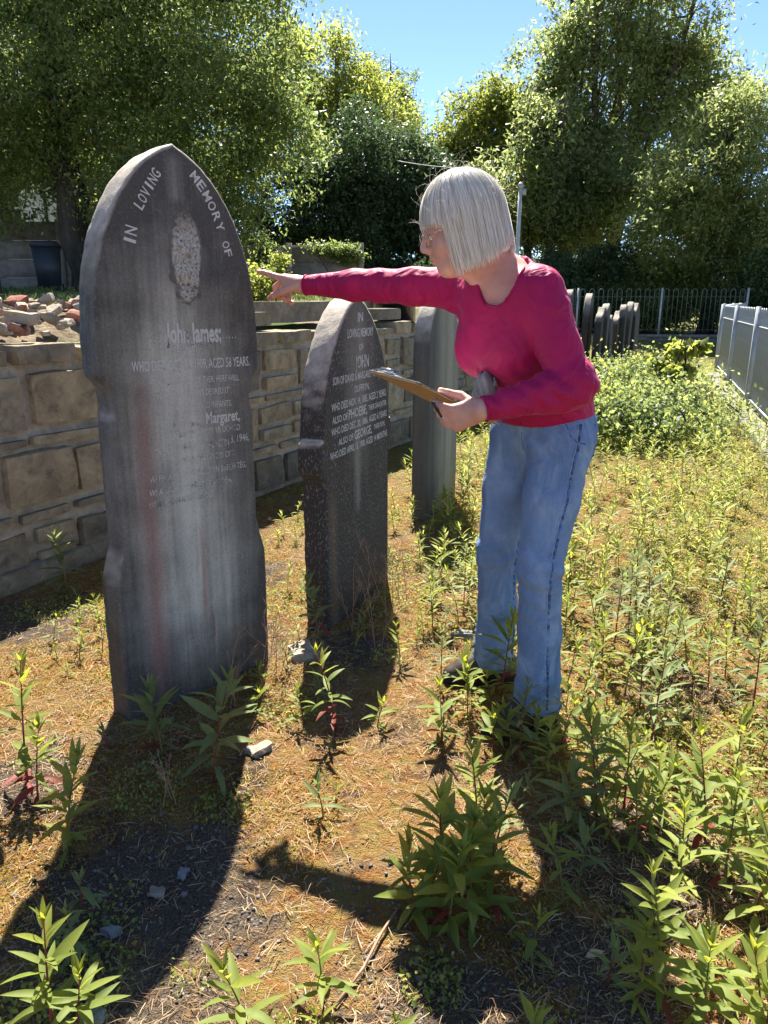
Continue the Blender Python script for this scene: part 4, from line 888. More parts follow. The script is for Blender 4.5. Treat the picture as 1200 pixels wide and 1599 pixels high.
# ------------------------------------------------------------------ the woman
def person():
    root = thing('person', 'woman in magenta top and blue jeans leaning to point at the tall headstone', 'person', (0.42, 2.1, 0.0))
    RL = np.array([0.42, 2.1, 0.0])
    def put(name, V, Q, mat, parent=root, smooth=True, rel=None):
        return obj(name, mesh_np(name, V - (RL if rel is None else rel), Q, mat, smooth), parent)
    A3 = lambda *v: np.array(v, float)
    nrmz = lambda v: v / np.linalg.norm(v)
    # joints
    L_ank, L_knee, L_hip = A3(.457, 1.985, .11), A3(.436, 1.95, .53), A3(.492, 2.03, .86)
    R_ank, R_knee, R_hip = A3(.372, 2.27, .10), A3(.352, 2.18, .50), A3(.400, 2.17, .86)
    L_sh, L_el, L_wr = A3(.386, 1.915, 1.268), A3(.462, 1.835, 1.045), A3(.237, 1.792, 0.994)
    R_sh, R_el, R_wr = A3(.205, 2.150, 1.282), A3(-.015, 2.255, 1.290), A3(-.238, 2.350, 1.293)
    pel, waist, chest, neckb = A3(.458, 2.10, .950), A3(.412, 2.06, 1.055), A3(.335, 2.03, 1.175), A3(.302, 2.005, 1.325)
    lat = nrmz(A3(.61, -.79, -.03)); sp = nrmz(neckb - pel); Fw = nrmz(np.cross(lat, sp)); 
    if Fw[0] > 0: Fw = -Fw
    TR = np.stack([lat, Fw, sp], 1); HR = np.stack([nrmz(A3(.70, -.71, 0)), nrmz(A3(-.71, -.70, 0)), A3(0, 0, 1)], 1)
    # head frame: x forward, y her left, z up
    HS = 0.93
    hf = nrmz(A3(-.955, .03, -.29)); hu = nrmz(A3(-.29, 0.0, .955)); hl = nrmz(np.cross(hu, hf)); hu = np.cross(hf, hl); HM = np.stack([hf, hl, hu], 1)
    nose = A3(.100, 1.975, 1.371); HC = nose - HM @ (A3(.112, 0, -.028) * HS)
    H = lambda x, y, z: HC + HM @ (A3(x, y, z) * HS)

    # ---- skin
    t = NT('skin'); co = t.coord()
    c = t.ramp(t.noise(co, 22, 4, 0.6), [(0.3, (0.50, 0.245, 0.175)), (0.7, (0.62, 0.35, 0.265))])
    c = t.mix(t.ramp(t.noise(co, 8, 3), [(0.45, 0.0), (0.7, 0.45)]), c, (0.55, 0.20, 0.15))
    M_skin = t.surf(t.principled(c, 0.5, 0.4, t.bump(t.noise(co, 350, 3, 0.6), 0.15, 0.002), Subsurface_Weight=0.25, Subsurface_Radius=(0.012, 0.005, 0.003), Subsurface_Scale=1.0))
    def torso(f, g):
        f.ell(chest + 0.01 * Fw, (.139 + g, .094 + g, .165 + g), TR, 0.03)
        for s in (-1, 1): f.ell(chest + lat * .062 * s + Fw * .068 - sp * .030, (.066 + g, .060 + g, .066 + g), TR, 0.05)
        f.ell(waist + 0.004 * Fw, (.119 + g, .098 + g, .125 + g), TR, 0.06)
        f.ell(pel, (.140 + g, .108 + g, .10 + g), HR, 0.06)
        f.cone(L_sh - lat * .03, R_sh + lat * .03, .058 + g, .058 + g, 0.06)
        f.cone(neckb - sp * .03, neckb - sp * .10, .070 + g, .10 + g, 0.05)
    def arms(f, g, sl=1.0):
        f.cone(L_sh, L_sh * .8 + L_el * .2, .060 + g, .058 + g, 0.022); f.cone(L_sh * .8 + L_el * .2, L_sh * .4 + L_el * .6, .058 + g, .052 + g, 0.010); f.cone(L_sh * .4 + L_el * .6, L_el, .052 + g, .046 + g, 0.008)
        f.cone(L_el, L_el * .68 + L_wr * .32, .046 + g, .045 + g, 0.008); f.cone(L_el * .68 + L_wr * .32, L_wr, .045 + g, .027 + g, 0.008)
        f.cone(R_sh, R_sh * .45 + R_el * .55, .056 + g, .048 + g, 0.04); f.cone(R_sh * .45 + R_el * .55, R_el, .048 + g, .041 + g, 0.02)
        f.cone(R_el, R_el * .68 + R_wr * .32, .042 + g, .041 + g, 0.02); f.cone(R_el * .68 + R_wr * .32, R_wr, .041 + g, .025 + g, 0.02)
    B = Field((-.46, 1.64, .0), (.66, 2.48, 1.62), 0.004)
    torso(B, -.008); arms(B, -.006)
    for hp, kn, an in ((L_hip, L_knee, L_ank), (R_hip, R_knee, R_ank)):
        B.cone(hp, kn, .078, .050, 0.04); B.cone(kn, an * .6 + kn * .4, .048, .045, 0.02); B.cone(an * .6 + kn * .4, an, .045, .034, 0.02)
        B.cone(an, an + A3(-.10, -.02, -.055), .034, .026, 0.02)
    # neck and head
    B.cone(H(-.022, 0, -.05), neckb - sp * .02, .049, .056, 0.02)
    B.cone(H(.012, 0, -.085), neckb + Fw * .045 - sp * .03, .036, .030, 0.02)
    s_ = HS
    B.ell(H(-.012, 0, .034), np.array((.094, .075, .088)) * s_, HM, 0.02)
    B.ell(H(.030, 0, -.038), np.array((.060, .056, .074)) * s_, HM, 0.03)
    B.ell(H(.064, 0, -.095), np.array((.022, .022, .018)) * s_, HM, 0.025)
    B.cone(H(.055, .03, -.085), H(-.01, .055, -.055), .022, .02, 0.03); B.cone(H(.055, -.03, -.085), H(-.01, -.055, -.055), .022, .02, 0.03)
    B.ell(H(.072, 0, .024), np.array((.018, .050, .016)) * s_, HM, 0.02)
    for s in (-1, 1):
        B.ell(H(.060, s * .038, -.032), np.array((.026, .024, .026)) * s_, HM, 0.02)
        B.ell(H(.096, s * .033, -.002), np.array((.014, .019, .013)) * s_, HM, 0.012, 'sub')
        B.ell(H(.078, s * .032, -.001), np.array((.0125, .015, .0125)) * s_, HM, 0.006)
        B.cone(H(.0875, s * .022, .006), H(.083, s * .046, .003), .004, .0035, 0.006)
        B.cone(H(.101, s * .011, -.034), H(.092, s * .014, -.034), .0075, .006, 0.008)
        B.ell(H(-.008, s * .077, -.008), np.array((.016, .010, .030)) * s_, HM, 0.01)
    B.cone(H(.090, 0, .014), H(.108, 0, -.024), .0085, .0115, 0.012); B.ell(H(.107, 0, -.028), np.array((.0125, .0115, .0095)) * s_, HM, 0.008)
    B.ell(H(.084, 0, -.056), np.array((.016, .026, .016)) * s_, HM, 0.015)
    B.ell(H(.0955, 0, -.0565), np.array((.0085, .022, .0045)) * s_, HM, 0.004); B.ell(H(.0935, 0, -.0675), np.array((.009, .020, .0052)) * s_, HM, 0.004)
    B.ell(H(.1005, 0, -.0620), np.array((.008, .024, .0018)) * s_, HM, 0.003, 'sub')
    # ---- right hand: index finger pointing, the others folded
    def finger(pts, rad):
        for i in range(len(pts) - 1): B.cone(pts[i], pts[i + 1], rad[i], rad[i + 1], 0.004)
    ax = nrmz(A3(-.400, 2.425, 1.322) - R_wr); upv = nrmz(A3(0, 0, 1) - ax * ax[2]); sd = np.cross(ax, upv)   # sd: towards the camera side
    if sd[1] > 0: sd = -sd
    hp = lambda a, u, s: R_wr + ax * a + upv * u + sd * s
    B.cone(R_wr, hp(.03, .0, 0), .025, .024, .012, flat=(sd, 1.15)); 
    for s in (-.022, -.006, .010): B.cone(hp(.02, .002 - abs(s) * .1, s), hp(.074, .008, s * 1.15), .017, .0135, .014)
    B.cone(hp(.02, -.008, .014), hp(.060, -.012, .016), .017, .014, .014)
    finger([hp(.076, .008, .016), hp(.118, .013, .018), hp(.142, .015, .018), hp(.163, .015, .018)], [.0105, .0090, .0082, .0068])
    finger([hp(.078, .006, -.002), hp(.106, -.022, .002), hp(.090, -.050, .004), hp(.074, -.048, .004)], [.0102, .0092, .0082, .0072])
    finger([hp(.072, .002, -.020), hp(.090, -.030, -.018), hp(.072, -.058, -.010), hp(.058, -.052, -.006)], [.0098, .0088, .0080, .0070])
    finger([hp(.064, -.004, -.034), hp(.078, -.034, -.032), hp(.062, -.064, -.026), hp(.052, -.060, -.022)], [.0088, .0078, .0070, .0062])
    finger([hp(.030, -.012, .022), hp(.062, -.030, .034), hp(.090, -.046, .034), hp(.108, -.058, .028)], [.0135, .0115, .0098, .0076])
    # ---- left hand closed on the clipboard edge
    cA, cB, cC = A3(-.029, 1.970, 1.065), A3(.084, 1.780, 1.057), A3(.312, 1.945, 0.930)
    cb_l = nrmz(cC - cB); cb_w = nrmz((cA - cB) - cb_l * ((cA - cB) @ cb_l)); cb_n = nrmz(np.cross(cb_l, cb_w))
    if cb_n[2] > 0: cb_n = -cb_n                                  # underside, towards the camera
    e0 = cB + cb_l * ((A3(.172, 1.835, 1.005) - cB) @ cb_l)        # where the hand grips the edge
    q = lambda l, w, n: e0 + cb_l * l + cb_w * w + cb_n * n        # along the edge, into the board, off the underside
    palm = q(.030, -.028, .012); kn = [q(-.004 + .004 * k, -.026 + .011 * k * 0, .030 - .002 * k) - A3(0, 0, .0155 * k - .010) for k in range(4)]
    B.cone(L_wr, palm + A3(.012, .0, .0), .0255, .026, .015)
    for k in range(4): B.cone(L_wr + (palm - L_wr) * .45 - A3(0, 0, .010 * k - .014), kn[k], .018, .0125, .014)
    for k in range(4):
        b0 = kn[k]; ln = (1.0, 1.05, .98, .82)[k]
        t1 = b0 + (cb_w * .018 - cb_l * .024 + A3(0, 0, -.004)) * ln; t2 = t1 + (cb_w * .020 - cb_l * .004 - cb_n * .004) * ln; t3 = t2 + (cb_w * .014 + cb_l * .006 - cb_n * .006) * ln
        finger([b0, t1, t2, t3], [.0112 - .0006 * k, .0098 - .0006 * k, .0088 - .0006 * k, .0072])
    finger([L_wr + (palm - L_wr) * .5 + A3(0, .014, .012), q(.018, -.006, -.014) + A3(0, 0, .006), q(-.010, .014, -.014), q(-.028, .024, -.0125)], [.015, .0118, .0102, .0080])
    V, Q = B.mesh_data(0.0, 1); body = put('body', V, Q, M_skin); del B

    # ---- sweater
    t = NT('magenta_knit'); co = t.coord()
    c = t.mix(t.ramp(t.noise(co, 12, 3), [(0.3, 0.0), (0.7, 1.0)]), (0.32, 0.004, 0.060), (0.38, 0.006, 0.078))
    M_top = t.surf(t.principled(c, 0.62, 0.25, t.bump(t.noise(t.mapping(co, (1, 1, 0.6), rot=(0, 0.5, 0.3)), 13, 2, 0.45, 2.2), 0.55, 0.022, t.bump(t.noise(co, 500, 2, 0.5), 0.15, 0.001)), Sheen_Weight=0.12, Sheen_Roughness=0.4, Sheen_Tint=(1.0, 0.35, 0.6, 1)))
    S = Field((-.30, 1.66, .86), (.66, 2.44, 1.42), 0.0048)
    torso(S, .004); arms(S, .003)
    # loose fabric round the waist and a soft fold where the arm meets the chest
    S.ell(A3(.436, 2.07, .995), (.135, .106, .085), TR, 0.05); S.cone(L_el + A3(.012, .0, .006), L_el + A3(-.03, -.005, -.012), .052, .048, 0.03)
    P = S.coords(); near = np.abs(S.A) < 0.011
    pn = P[near]; d = 0.0014 * fbm(pn * A3(14, 14, 22), 3, 5) + 0.0012 * fbm(pn * 45, 2, 9)
    def rings(a, b, n, amp, lo, hi, ph=0.0, tw=0.8):
        ab = b - a; l2 = ab @ ab; tt = ((pn - a) @ ab) / l2; dist = np.linalg.norm(pn - a - np.clip(tt, 0, 1)[:, None] * ab, axis=1)
        m = np.clip((tt - lo) / .06, 0, 1) * np.clip((hi - tt) / .06, 0, 1) * (dist < .085)
        w = fbm(pn * 9, 2, int(n * 7)); g_ = np.sin(2 * PI * (1.1 * n * tt + 1.6 * tw * w) + ph + 20 * (pn @ nrmz(A3(.2, .5, .8))))
        return amp * m * (np.abs(g_) ** 1.5 * np.sign(g_)) * (1.6 * np.clip(fbm(pn * 11 + 5, 2, 3) + .05, 0, 1) + .12)
    d += rings(L_el, L_wr, 5.0, .0016, .55, 1.0) + rings(L_sh, L_el, 3.0, .0018, .62, 1.05, 1.0) + rings(L_el, L_wr, 4.0, .0018, -.05, .4, 0.5)
    d += rings(R_el, R_wr, 6.0, .0014, .45, 1.0) + rings(R_sh, R_el, 3.5, .0018, -.1, .35) + rings(R_sh, R_el, 4.0, .0016, .6, 1.1) + rings(R_el, R_wr, 5, .0012, -.1, .4)
    # diagonal drag lines across chest and midriff
    u_ = pn @ nrmz(A3(.55, .1, .83)); m = np.exp(-((pn[:, 2] - 1.04) / .05) ** 2) * (pn[:, 1] < 2.12)
    d += m * .0035 * np.sin(u_ * 150 + 5 * fbm(pn * 7, 2, 4)); u2 = pn @ nrmz(A3(-.35, -.25, .9)); m2 = np.exp(-(((pn - R_sh - A3(.05, -.05, -.06)) ** 2).sum(1)) / .006)
    d += m2 * .004 * np.sin(u2 * 170 + 3 * fbm(pn * 8, 2, 6))
    S.A[near] += d.astype(np.float32)
    # scoop neck, cuffs, hem
    nb = []
    E1 = (A3(.275, 1.915, 1.325), A3(.056, .11, .088)); E2 = (neckb + sp * .035, A3(.074, .074, .060))
    for a_ in np.linspace(0, 2 * PI, 97)[:-1]:
        best = None
        for f_ in np.linspace(-1.25, 1.25, 151):                       # walk across the opening's rim along the facing direction
            for (c_, r_), oth in ((E1, E2), (E2, E1)):
                if abs(f_) >= 1: continue
                rr2 = math.sqrt(1 - f_ * f_); q_ = c_ + TR @ (r_ * A3(math.cos(a_) * rr2, f_, math.sin(a_) * rr2)); w_ = (TR.T @ (q_ - oth[0])) / oth[1]
                if (w_ ** 2).sum() < 1.0: continue
                idx = np.round((q_ - S.lo) / S.vox).astype(int)
                if (idx < 0).any() or (idx >= S.n).any(): continue
                v_ = abs(float(S.A[tuple(idx)]))
                if v_ < .004 and (q_ - chest) @ Fw > -.02 and (best is None or v_ < best[0]): best = (v_, q_)
        if best: nb.append(best[1])
    S.ell(A3(.275, 1.915, 1.325), (.056, .11, .088), np.stack([nrmz(lat), Fw, sp], 1), 0.0, 'sub')
    S.ell(neckb + sp * .035 - Fw * 0.0, (.074, .074, .060), TR, 0.0, 'sub')
    S.halfspace(L_el + (L_wr - L_el) * .985, nrmz(L_wr - L_el), box=(L_wr - .09, L_wr + A3(.04, .06, .06)))
    S.halfspace(R_el + (R_wr - R_el) * 1.0, nrmz(R_wr - R_el), box=(R_wr - .09, R_wr + A3(.06, .06, .06)))
    S.halfspace((.45, 2.02, .927), nrmz(A3(.13, .10, -1.0)))
    V, Q = S.mesh_data(0.0, 1); top = put('magenta_top', V, Q, M_top); del S
    # ribbed edges of the top
    if len(nb) > 10:
        cn_ = np.mean(nb, 0); nb.sort(key=lambda q_: math.atan2((q_ - cn_) @ sp, (q_ - cn_) @ lat)); runs = [[nb[0]]]
        for q_ in nb[1:]:
            if np.linalg.norm(q_ - runs[-1][-1]) < .03: runs[-1].append(q_)
            else: runs.append([q_])
        for run in runs:
            if len(run) > 4: obj('neckline_band', MB().tube([Vector(q_ - RL) for q_ in run], .0032, 6).mesh('neckline_band', M_top, True), top)
    def ring_tube(name, c, axis, ra, rb, e1, r, parent, mat, n=40):
        e1 = nrmz(e1 - axis * (e1 @ axis)); e2 = np.cross(axis, e1)
        pts = [Vector(c + e1 * ra * math.cos(a) + e2 * rb * math.sin(a) - RL) for a in np.linspace(0, 2 * PI, n + 1)]
        return obj(name, MB().tube(pts, r, 6).mesh(name, mat, True), parent)
    ring_tube('cuff', L_el + (L_wr - L_el) * .975, nrmz(L_wr - L_el), .0305, .0305, A3(0, 0, 1), .0028, top, M_top)
    ring_tube('cuff', R_el + (R_wr - R_el) * .99, nrmz(R_wr - R_el), .0290, .0290, A3(0, 0, 1), .0028, top, M_top)

    # ---- jeans
    t = NT('denim'); co = t.coord(); tw_ = t.noise(t.mapping(co, (500, 500, 500), rot=(0, 0.7, 0)), 1.0, 2, 0.6)
    worn = t.noise(t.mapping(co, (1, 1, 0.5)), 12, 5, 0.65, 0.8)
    c = t.ramp(worn, [(0.30, (0.055, 0.11, 0.225)), (0.5, (0.125, 0.205, 0.345)), (0.70, (0.27, 0.365, 0.49))])
    c = t.mix(t.ramp(tw_, [(0.35, 0.0), (0.65, 0.35)]), c, (0.30, 0.39, 0.53))
    z = t.sep(co)[2]; c = t.mix(t.ramp(t.math('SUBTRACT', 1.0, t.math('DIVIDE', t.math('ABSOLUTE', t.math('SUBTRACT', z, 0.62)), 0.30), True), [(0.0, 0.0), (1.0, 0.30)]), c, (0.26, 0.36, 0.50))
    M_jean = t.surf(t.principled(c, 0.85, 0.15, t.bump(t.noise(t.mapping(co, (1, 1, 1.3), rot=(0.3, 0.4, 0)), 15, 3, 0.5, 1.8), 0.5, 0.014, t.bump(tw_, 0.35, 0.0015))))
    M_seam = plain('denim_seam', (0.10, 0.165, 0.30), 0.85, 0.15, 0.9, 90, 0.5, 0.002); M_stitch = plain('denim_stitch', (0.38, 0.45, 0.58), 0.8, 0.2)
    J = Field((.20, 1.80, .0), (.66, 2.42, 1.02), 0.0048)
    hem = {}
    for nm, hp_, kn_, an_, rr in (('L', L_hip, L_knee, L_ank, 1.0), ('R', R_hip, R_knee, R_ank, 1.0)):
        mid = kn_ * .5 + an_ * .5 + A3(.006, 0, 0); low = A3(an_[0] + (.004 if nm == 'L' else -.004), an_[1], .085 if nm == 'L' else .075)
        J.cone(hp_ + A3(0, 0, .0), hp_ * .55 + kn_ * .45, .087, .076, 0.04); J.cone(hp_ * .55 + kn_ * .45, kn_, .076, .063, 0.02); J.cone(kn_, mid, .062, .060, 0.02); J.cone(mid, low, .060, .070, 0.02)
        hem[nm] = low
    J.ell(pel + A3(0, 0, -.03), (.142, .110, .11), HR, 0.05); J.ell(A3(.515, 2.085, .895), (.070, .082, .085), None, 0.05); J.ell(A3(.465, 2.19, .895), (.070, .065, .085), None, 0.05)
    P = J.coords(); near = np.abs(J.A) < 0.013; pn = P[near]
    d = 0.0030 * fbm(pn * A3(10, 10, 16), 3, 15) + 0.0010 * fbm(pn * 55, 2, 19)
    def crease(c, nrm_, wav, amp, rx, rz):
        m = np.exp(-((pn[:, 2] - c[2]) / rz) ** 2 - ((pn[:, 0] - c[0]) / rx) ** 2 - ((pn[:, 1] - c[1]) / .12) ** 2); u = (pn - c) @ nrmz(A3(*nrm_))
        return .7 * amp * m * np.sin(u * wav + 2.2 * fbm(pn * 10, 2, 8))
    d += crease(L_knee + A3(0, 0, -.03), (.5, .2, 1), 120, .0050, .10, .09) + crease(R_knee, (-.4, 0, 1), 120, .0045, .10, .09) + crease(A3(.47, 1.95, .15), (.2, 0, 1), 140, .0048, .1, .06) + crease(A3(.37, 2.25, .14), (.3, 0, 1), 140, .0045, .1, .06)
    d += crease(A3(.42, 2.0, .86), (.8, 0, .7), 130, .0045, .08, .06) + crease(A3(.55, 2.05, .80), (.5, 0, -1), 110, .0045, .07, .06)
    for hp_, kn_, an_ , sg in ((L_hip, L_knee, L_ank, A3(.28, -1, 0)), (R_hip, R_knee, R_ank, A3(.80, -.6, 0))):
        tz = np.clip((pn[:, 2] - kn_[2]) / (hp_[2] - kn_[2]), 0, 1.2); lz = np.clip((kn_[2] - pn[:, 2]) / (kn_[2] - an_[2]), 0, 1); ctr = kn_ + (hp_ - kn_) * tz[:, None] + (an_ - kn_) * lz[:, None]
        rel = pn - ctr; sgn = nrmz(sg); off = np.abs(rel[:, 0] * sgn[1] - rel[:, 1] * sgn[0]); front = (rel @ sgn) > 0
        d += front * np.exp(-(off / .016) ** 2) * .0022 * np.sin(pn[:, 2] * 260 + 3 * fbm(pn * 20, 2, 5))
    J.A[near] += d.astype(np.float32)
    J.halfspace((0.45, 1.98, .073), A3(-.06, 0, -1), box=((.32, 1.80, 0), (.62, 2.10, .2))); J.halfspace((0.37, 2.27, .060), A3(-.05, 0, -1), box=((.22, 2.12, 0), (.52, 2.42, .2)))
    Vj, Qj = J.mesh_data(0.0, 1); jeans = put('jeans', Vj, Qj, M_jean)
    # seams laid on the cloth: walk down the leg and snap to the surface
    def surf_line(path, toward):
        out = []
        for p in path:
            p = np.array(p); tdir = nrmz(np.array(toward)); best = None
            for s in np.linspace(.16, -.05, 106):
                qq = p + tdir * s; idx = np.round((qq - J.lo) / J.vox).astype(int)
                if (idx < 0).any() or (idx >= J.n).any(): continue
                if J.A[tuple(idx)] <= 0.0: best = qq; break
            if best is not None: out.append(Vector(best + tdir * .0012 - RL))
        return out
    def leg_path(hp_, kn_, an_, n=40, z1=.080, dx=0.0):
        P_ = []
        for k in range(n):
            tt = k / (n - 1); zc_ = hp_[2] + .07 + (z1 - hp_[2] - .07) * tt
            if zc_ > kn_[2]: f_ = (zc_ - kn_[2]) / (hp_[2] - kn_[2]); b_ = kn_ + (hp_ - kn_) * f_
            else: f_ = (zc_ - an_[2]) / (kn_[2] - an_[2]); b_ = an_ + (kn_ - an_) * f_
            P_.append(A3(b_[0] + dx, b_[1], zc_))
        return P_
    sideL = surf_line(leg_path(L_hip, L_knee, L_ank), (.28, -1, 0)); inR = surf_line(leg_path(R_hip, R_knee, R_ank)[9:], (.80, -.6, 0))
    for nm, ln in (('outer_seam', sideL), ('inner_seam', inR)):
        if len(ln) > 4:
            sm = obj(nm, MB().tube(ln, [.0034] * len(ln), 6).mesh(nm, M_seam, True), jeans)
            o2 = [v + Vector((-.0065, -.0014, 0)) for v in ln]; obj('stitching', MB().tube(o2, .0009, 4).mesh('stitching', M_stitch, True), sm)
    for nm, an_, r0 in (('L', hem['L'], .0705), ('R', hem['R'], .0705)):
        zz_ = .083 if nm == 'L' else .072
        ring = []
        for a in np.linspace(0, 2 * PI, 41):
            dv = A3(math.cos(a), math.sin(a), 0); hit = None
            for s in np.linspace(.11, .03, 60):
                qq = A3(an_[0], an_[1], zz_ + .003 * dv[0]) + dv * s; idx = np.round((qq - J.lo) / J.vox).astype(int)
                if (idx >= 0).all() and (idx < J.n).all() and J.A[tuple(idx)] <= 0: hit = qq; break
            if hit is not None: ring.append(Vector(hit - RL))
        if len(ring) > 8: obj('hem', MB().tube(ring, .0042, 6).mesh('hem', M_seam, True), jeans)
    pk = [surf_line([p], (.8, -.7, 0)) for p in (A3(.545, 2.03, .925), A3(.548, 2.04, .88), A3(.546, 2.05, .835), A3(.535, 2.06, .80))]
    pk = [p[0] for p in pk if p]
    if len(pk) > 2: obj('pocket_seam', MB().tube(pk, .0022, 5).mesh('pocket_seam', M_seam, True), jeans)
    pk = [surf_line([p], (-.2, -1, 0)) for p in (A3(.50, 2.03, .93), A3(.51, 2.03, .905), A3(.53, 2.03, .885), A3(.555, 2.03, .878))]; pk = [p[0] for p in pk if p]
    if len(pk) > 2: obj('pocket_seam', MB().tube(pk, .0022, 5).mesh('pocket_seam', M_seam, True), jeans)
    fl = [surf_line([p], (-.72, -.70, 0)) for p in (A3(.43, 2.07, .93), A3(.428, 2.07, .89), A3(.43, 2.07, .85))]; fl = [p[0] for p in fl if p]
    if len(fl) > 2: obj('fly_seam', MB().tube(fl, .0022, 5).mesh('fly_seam', M_seam, True), jeans)
    del J

    # ---- shoes
    M_shoe = plain('brown_leather', (0.036, 0.021, 0.017), 0.5, 0.5, 0.35, 30, 0.3, 0.002); M_sole = plain('rubber_sole', (0.012, 0.011, 0.011), 0.8, 0.3); M_lace = plain('shoe_lace', (0.03, 0.02, 0.016), 0.8, 0.2)
    for an_, yaw in ((L_ank, math.radians(200)), (R_ank, math.radians(186))):
        gz0 = gz1(an_[0], an_[1]); f_ = A3(math.cos(yaw), math.sin(yaw), 0); l_ = A3(-math.sin(yaw), math.cos(yaw), 0); o_ = A3(an_[0], an_[1], gz0 + .002)
        pt = lambda a, b, c: o_ + f_ * a + l_ * b + A3(0, 0, c)
        K = Field(o_ - .24, o_ + A3(.24, .24, .20), 0.004)
        SR = np.stack([f_, l_, A3(0, 0, 1)], 1)
        K.ell(pt(.105, .0, .038), (.070, .041, .034), SR, .03); K.ell(pt(.06, 0, .048), (.072, .039, .042), SR, .03); K.ell(pt(-.03, 0, .05), (.052, .036, .055), SR, .03)
        K.cone(pt(-.015, 0, .06), pt(-.01, 0, .125), .042, .040, .03); K.cone(pt(.09, 0, .055), pt(.02, 0, .10), .030, .036, .03)
        K.halfspace(pt(0, 0, .022), (0, 0, -1)); V, Q = K.mesh_data(0, 1); up_ = put('shoe', V, Q, M_shoe)
        K = Field(o_ - .24, o_ + A3(.24, .24, .20), 0.004)
        K.ell(pt(.085, 0, .02), (.096, .045, .05), SR, .03); K.ell(pt(-.01, 0, .02), (.078, .041, .05), SR, .04); K.halfspace(pt(0, 0, .026), (0, 0, 1)); K.halfspace(pt(0, 0, .0), (0, 0, -1)); V, Q = K.mesh_data(0, 1); put('sole', V, Q, M_sole, up_)
        for k in range(4):
            a = .088 - .020 * k; zc_ = .078 + .012 * k
            obj('lace', MB().tube([Vector(pt(a + .004, -.024, zc_ - .010) - RL), Vector(pt(a, 0, zc_ + .003) - RL), Vector(pt(a - .004, .024, zc_ - .010) - RL)], .0028, 5).mesh('lace', M_lace, True), up_)

    # ---- waist bag with strap
    M_bag = plain('grey_nylon', (0.23, 0.215, 0.20), 0.75, 0.2, 0.15, 30, 0.4, 0.006); M_strap = plain('black_webbing', (0.016, 0.015, 0.017), 0.75, 0.2, 0.2, 60)
    bg = A3(.268, 1.985, 1.018)
    K = Field(bg - .12, bg + .12, .004); K.ell(bg, (.016, .034, .046), np.stack([nrmz(A3(-.8, -.6, 0)), nrmz(A3(.6, -.8, 0)), A3(0, 0, 1)], 1), .02); K.cone(bg + A3(.0, -.01, .03), bg + A3(.02, -.02, -.035), .016, .022, .015)
    P = K.coords(); K.A += (0.0045 * np.sin((P @ nrmz(A3(.7, -.5, .5))) * 330 + 5 * fbm(P * 16, 2, 6)) + 0.006 * fbm(P * 20, 2, 9)).astype(np.float32); V, Q = K.mesh_data(0, 1); bag = put('waist_bag', V, Q, M_bag)
    pts = []
    for a in np.linspace(-0.2, 2 * PI - 0.2, 60):
        e = waist - sp * .020 + lat * (.141 * math.cos(a)) + Fw * (.122 * math.sin(a)); pts.append(Vector(e - RL))
    def ribbon(pts, w, axis, th, name, mat, parent):
        mb = MB(); V = []; n = len(pts); ax_ = Vector(axis)
        for p in pts: V += [p - ax_ * w, p + ax_ * w]
        mb.add(V, [(2 * i, 2 * i + 2, 2 * i + 3, 2 * i + 1) for i in range(n - 1)]); me = mb.mesh(name, mat, True); o = obj(name, me, parent); m_ = o.modifiers.new('solid', 'SOLIDIFY'); m_.thickness = th; return o
    ribbon(pts, .014, sp, .003, 'strap', M_strap, bag)

    # ---- clipboard with papers, held in the left hand: things of their own
    M_board = plain('hardboard', (0.40, 0.245, 0.12), 0.55, 0.35, 0.10, 30, 0.15, 0.001); M_paper = plain('paper', (0.78, 0.78, 0.76), 0.8, 0.2, 0.03, 20, 0.05); M_met = plain('clip_metal', (0.35, 0.36, 0.38), 0.3, 0.5, 0.1, 20, 0.05, Metallic=0.9)
    Lb = 0.310; Wb = 0.225
    cl_ = bpy.data.objects.new('clipboard', None); link(cl_); tag(cl_, 'brown hardboard clipboard with white papers held in the woman\'s left hand', 'clipboard')
    M4 = Matrix.Identity(4)
    for k, v in enumerate((cb_l, cb_w, -cb_n)):
        for r_ in range(3): M4[r_][k] = v[r_]
    for r_ in range(3): M4[r_][3] = cB[r_]
    if M4.to_3x3().determinant() < 0:
        for r_ in range(3): M4[r_][0] *= -1
        fx = -1
    else: fx = 1
    cl_.matrix_world = M4
    bm = bmesh.new(); bmesh.ops.create_cube(bm, size=1.0); bmesh.ops.scale(bm, vec=(Lb, Wb, .0032), verts=bm.verts); bmesh.ops.translate(bm, vec=(fx * Lb / 2, Wb / 2, 0), verts=bm.verts)
    ve = [e for e in bm.edges if abs(e.verts[0].co.z - e.verts[1].co.z) > .001]; bmesh.ops.bevel(bm, geom=ve, offset=.012, segments=4, affect='EDGES')
    obj('board', bm_mesh('board', bm, M_board), cl_)
    for k in range(3):
        a0 = .006 * k; ox = (-.004 + .002 * k)
        V = []; nx_ = 14
        for i in range(nx_):
            x_ = Lb * i / (nx_ - 1)
            for w_ in (0.004 + a0 * .5, Wb * .96): V.append((fx * (x_ * .96 + .004 + ox), w_, .0030 + .0012 * k + .004 * max(0, (i / nx_ - .8)) * 5 * (k + 1) * .6))
        obj('paper_sheet', MB().add(V, [(2 * i, 2 * i + 2, 2 * i + 3, 2 * i + 1) for i in range(nx_ - 1)]).mesh('paper_sheet', M_paper, True), cl_)
    cp = obj('clip', MB().box((fx * .010, .11, .007), (fx * .040, .20, .012)).box((fx * .004, .13, .010), (fx * .016, .18, .020)).mesh('clip', M_met), cl_)
    M_pen = plain('pen_black', (0.012, 0.012, 0.014), 0.3, 0.5, 0.1, 20, 0.0)
    p0 = A3(.118, 1.787, 1.012); p1 = A3(.157, 1.770, .950); pd = nrmz(p1 - p0)
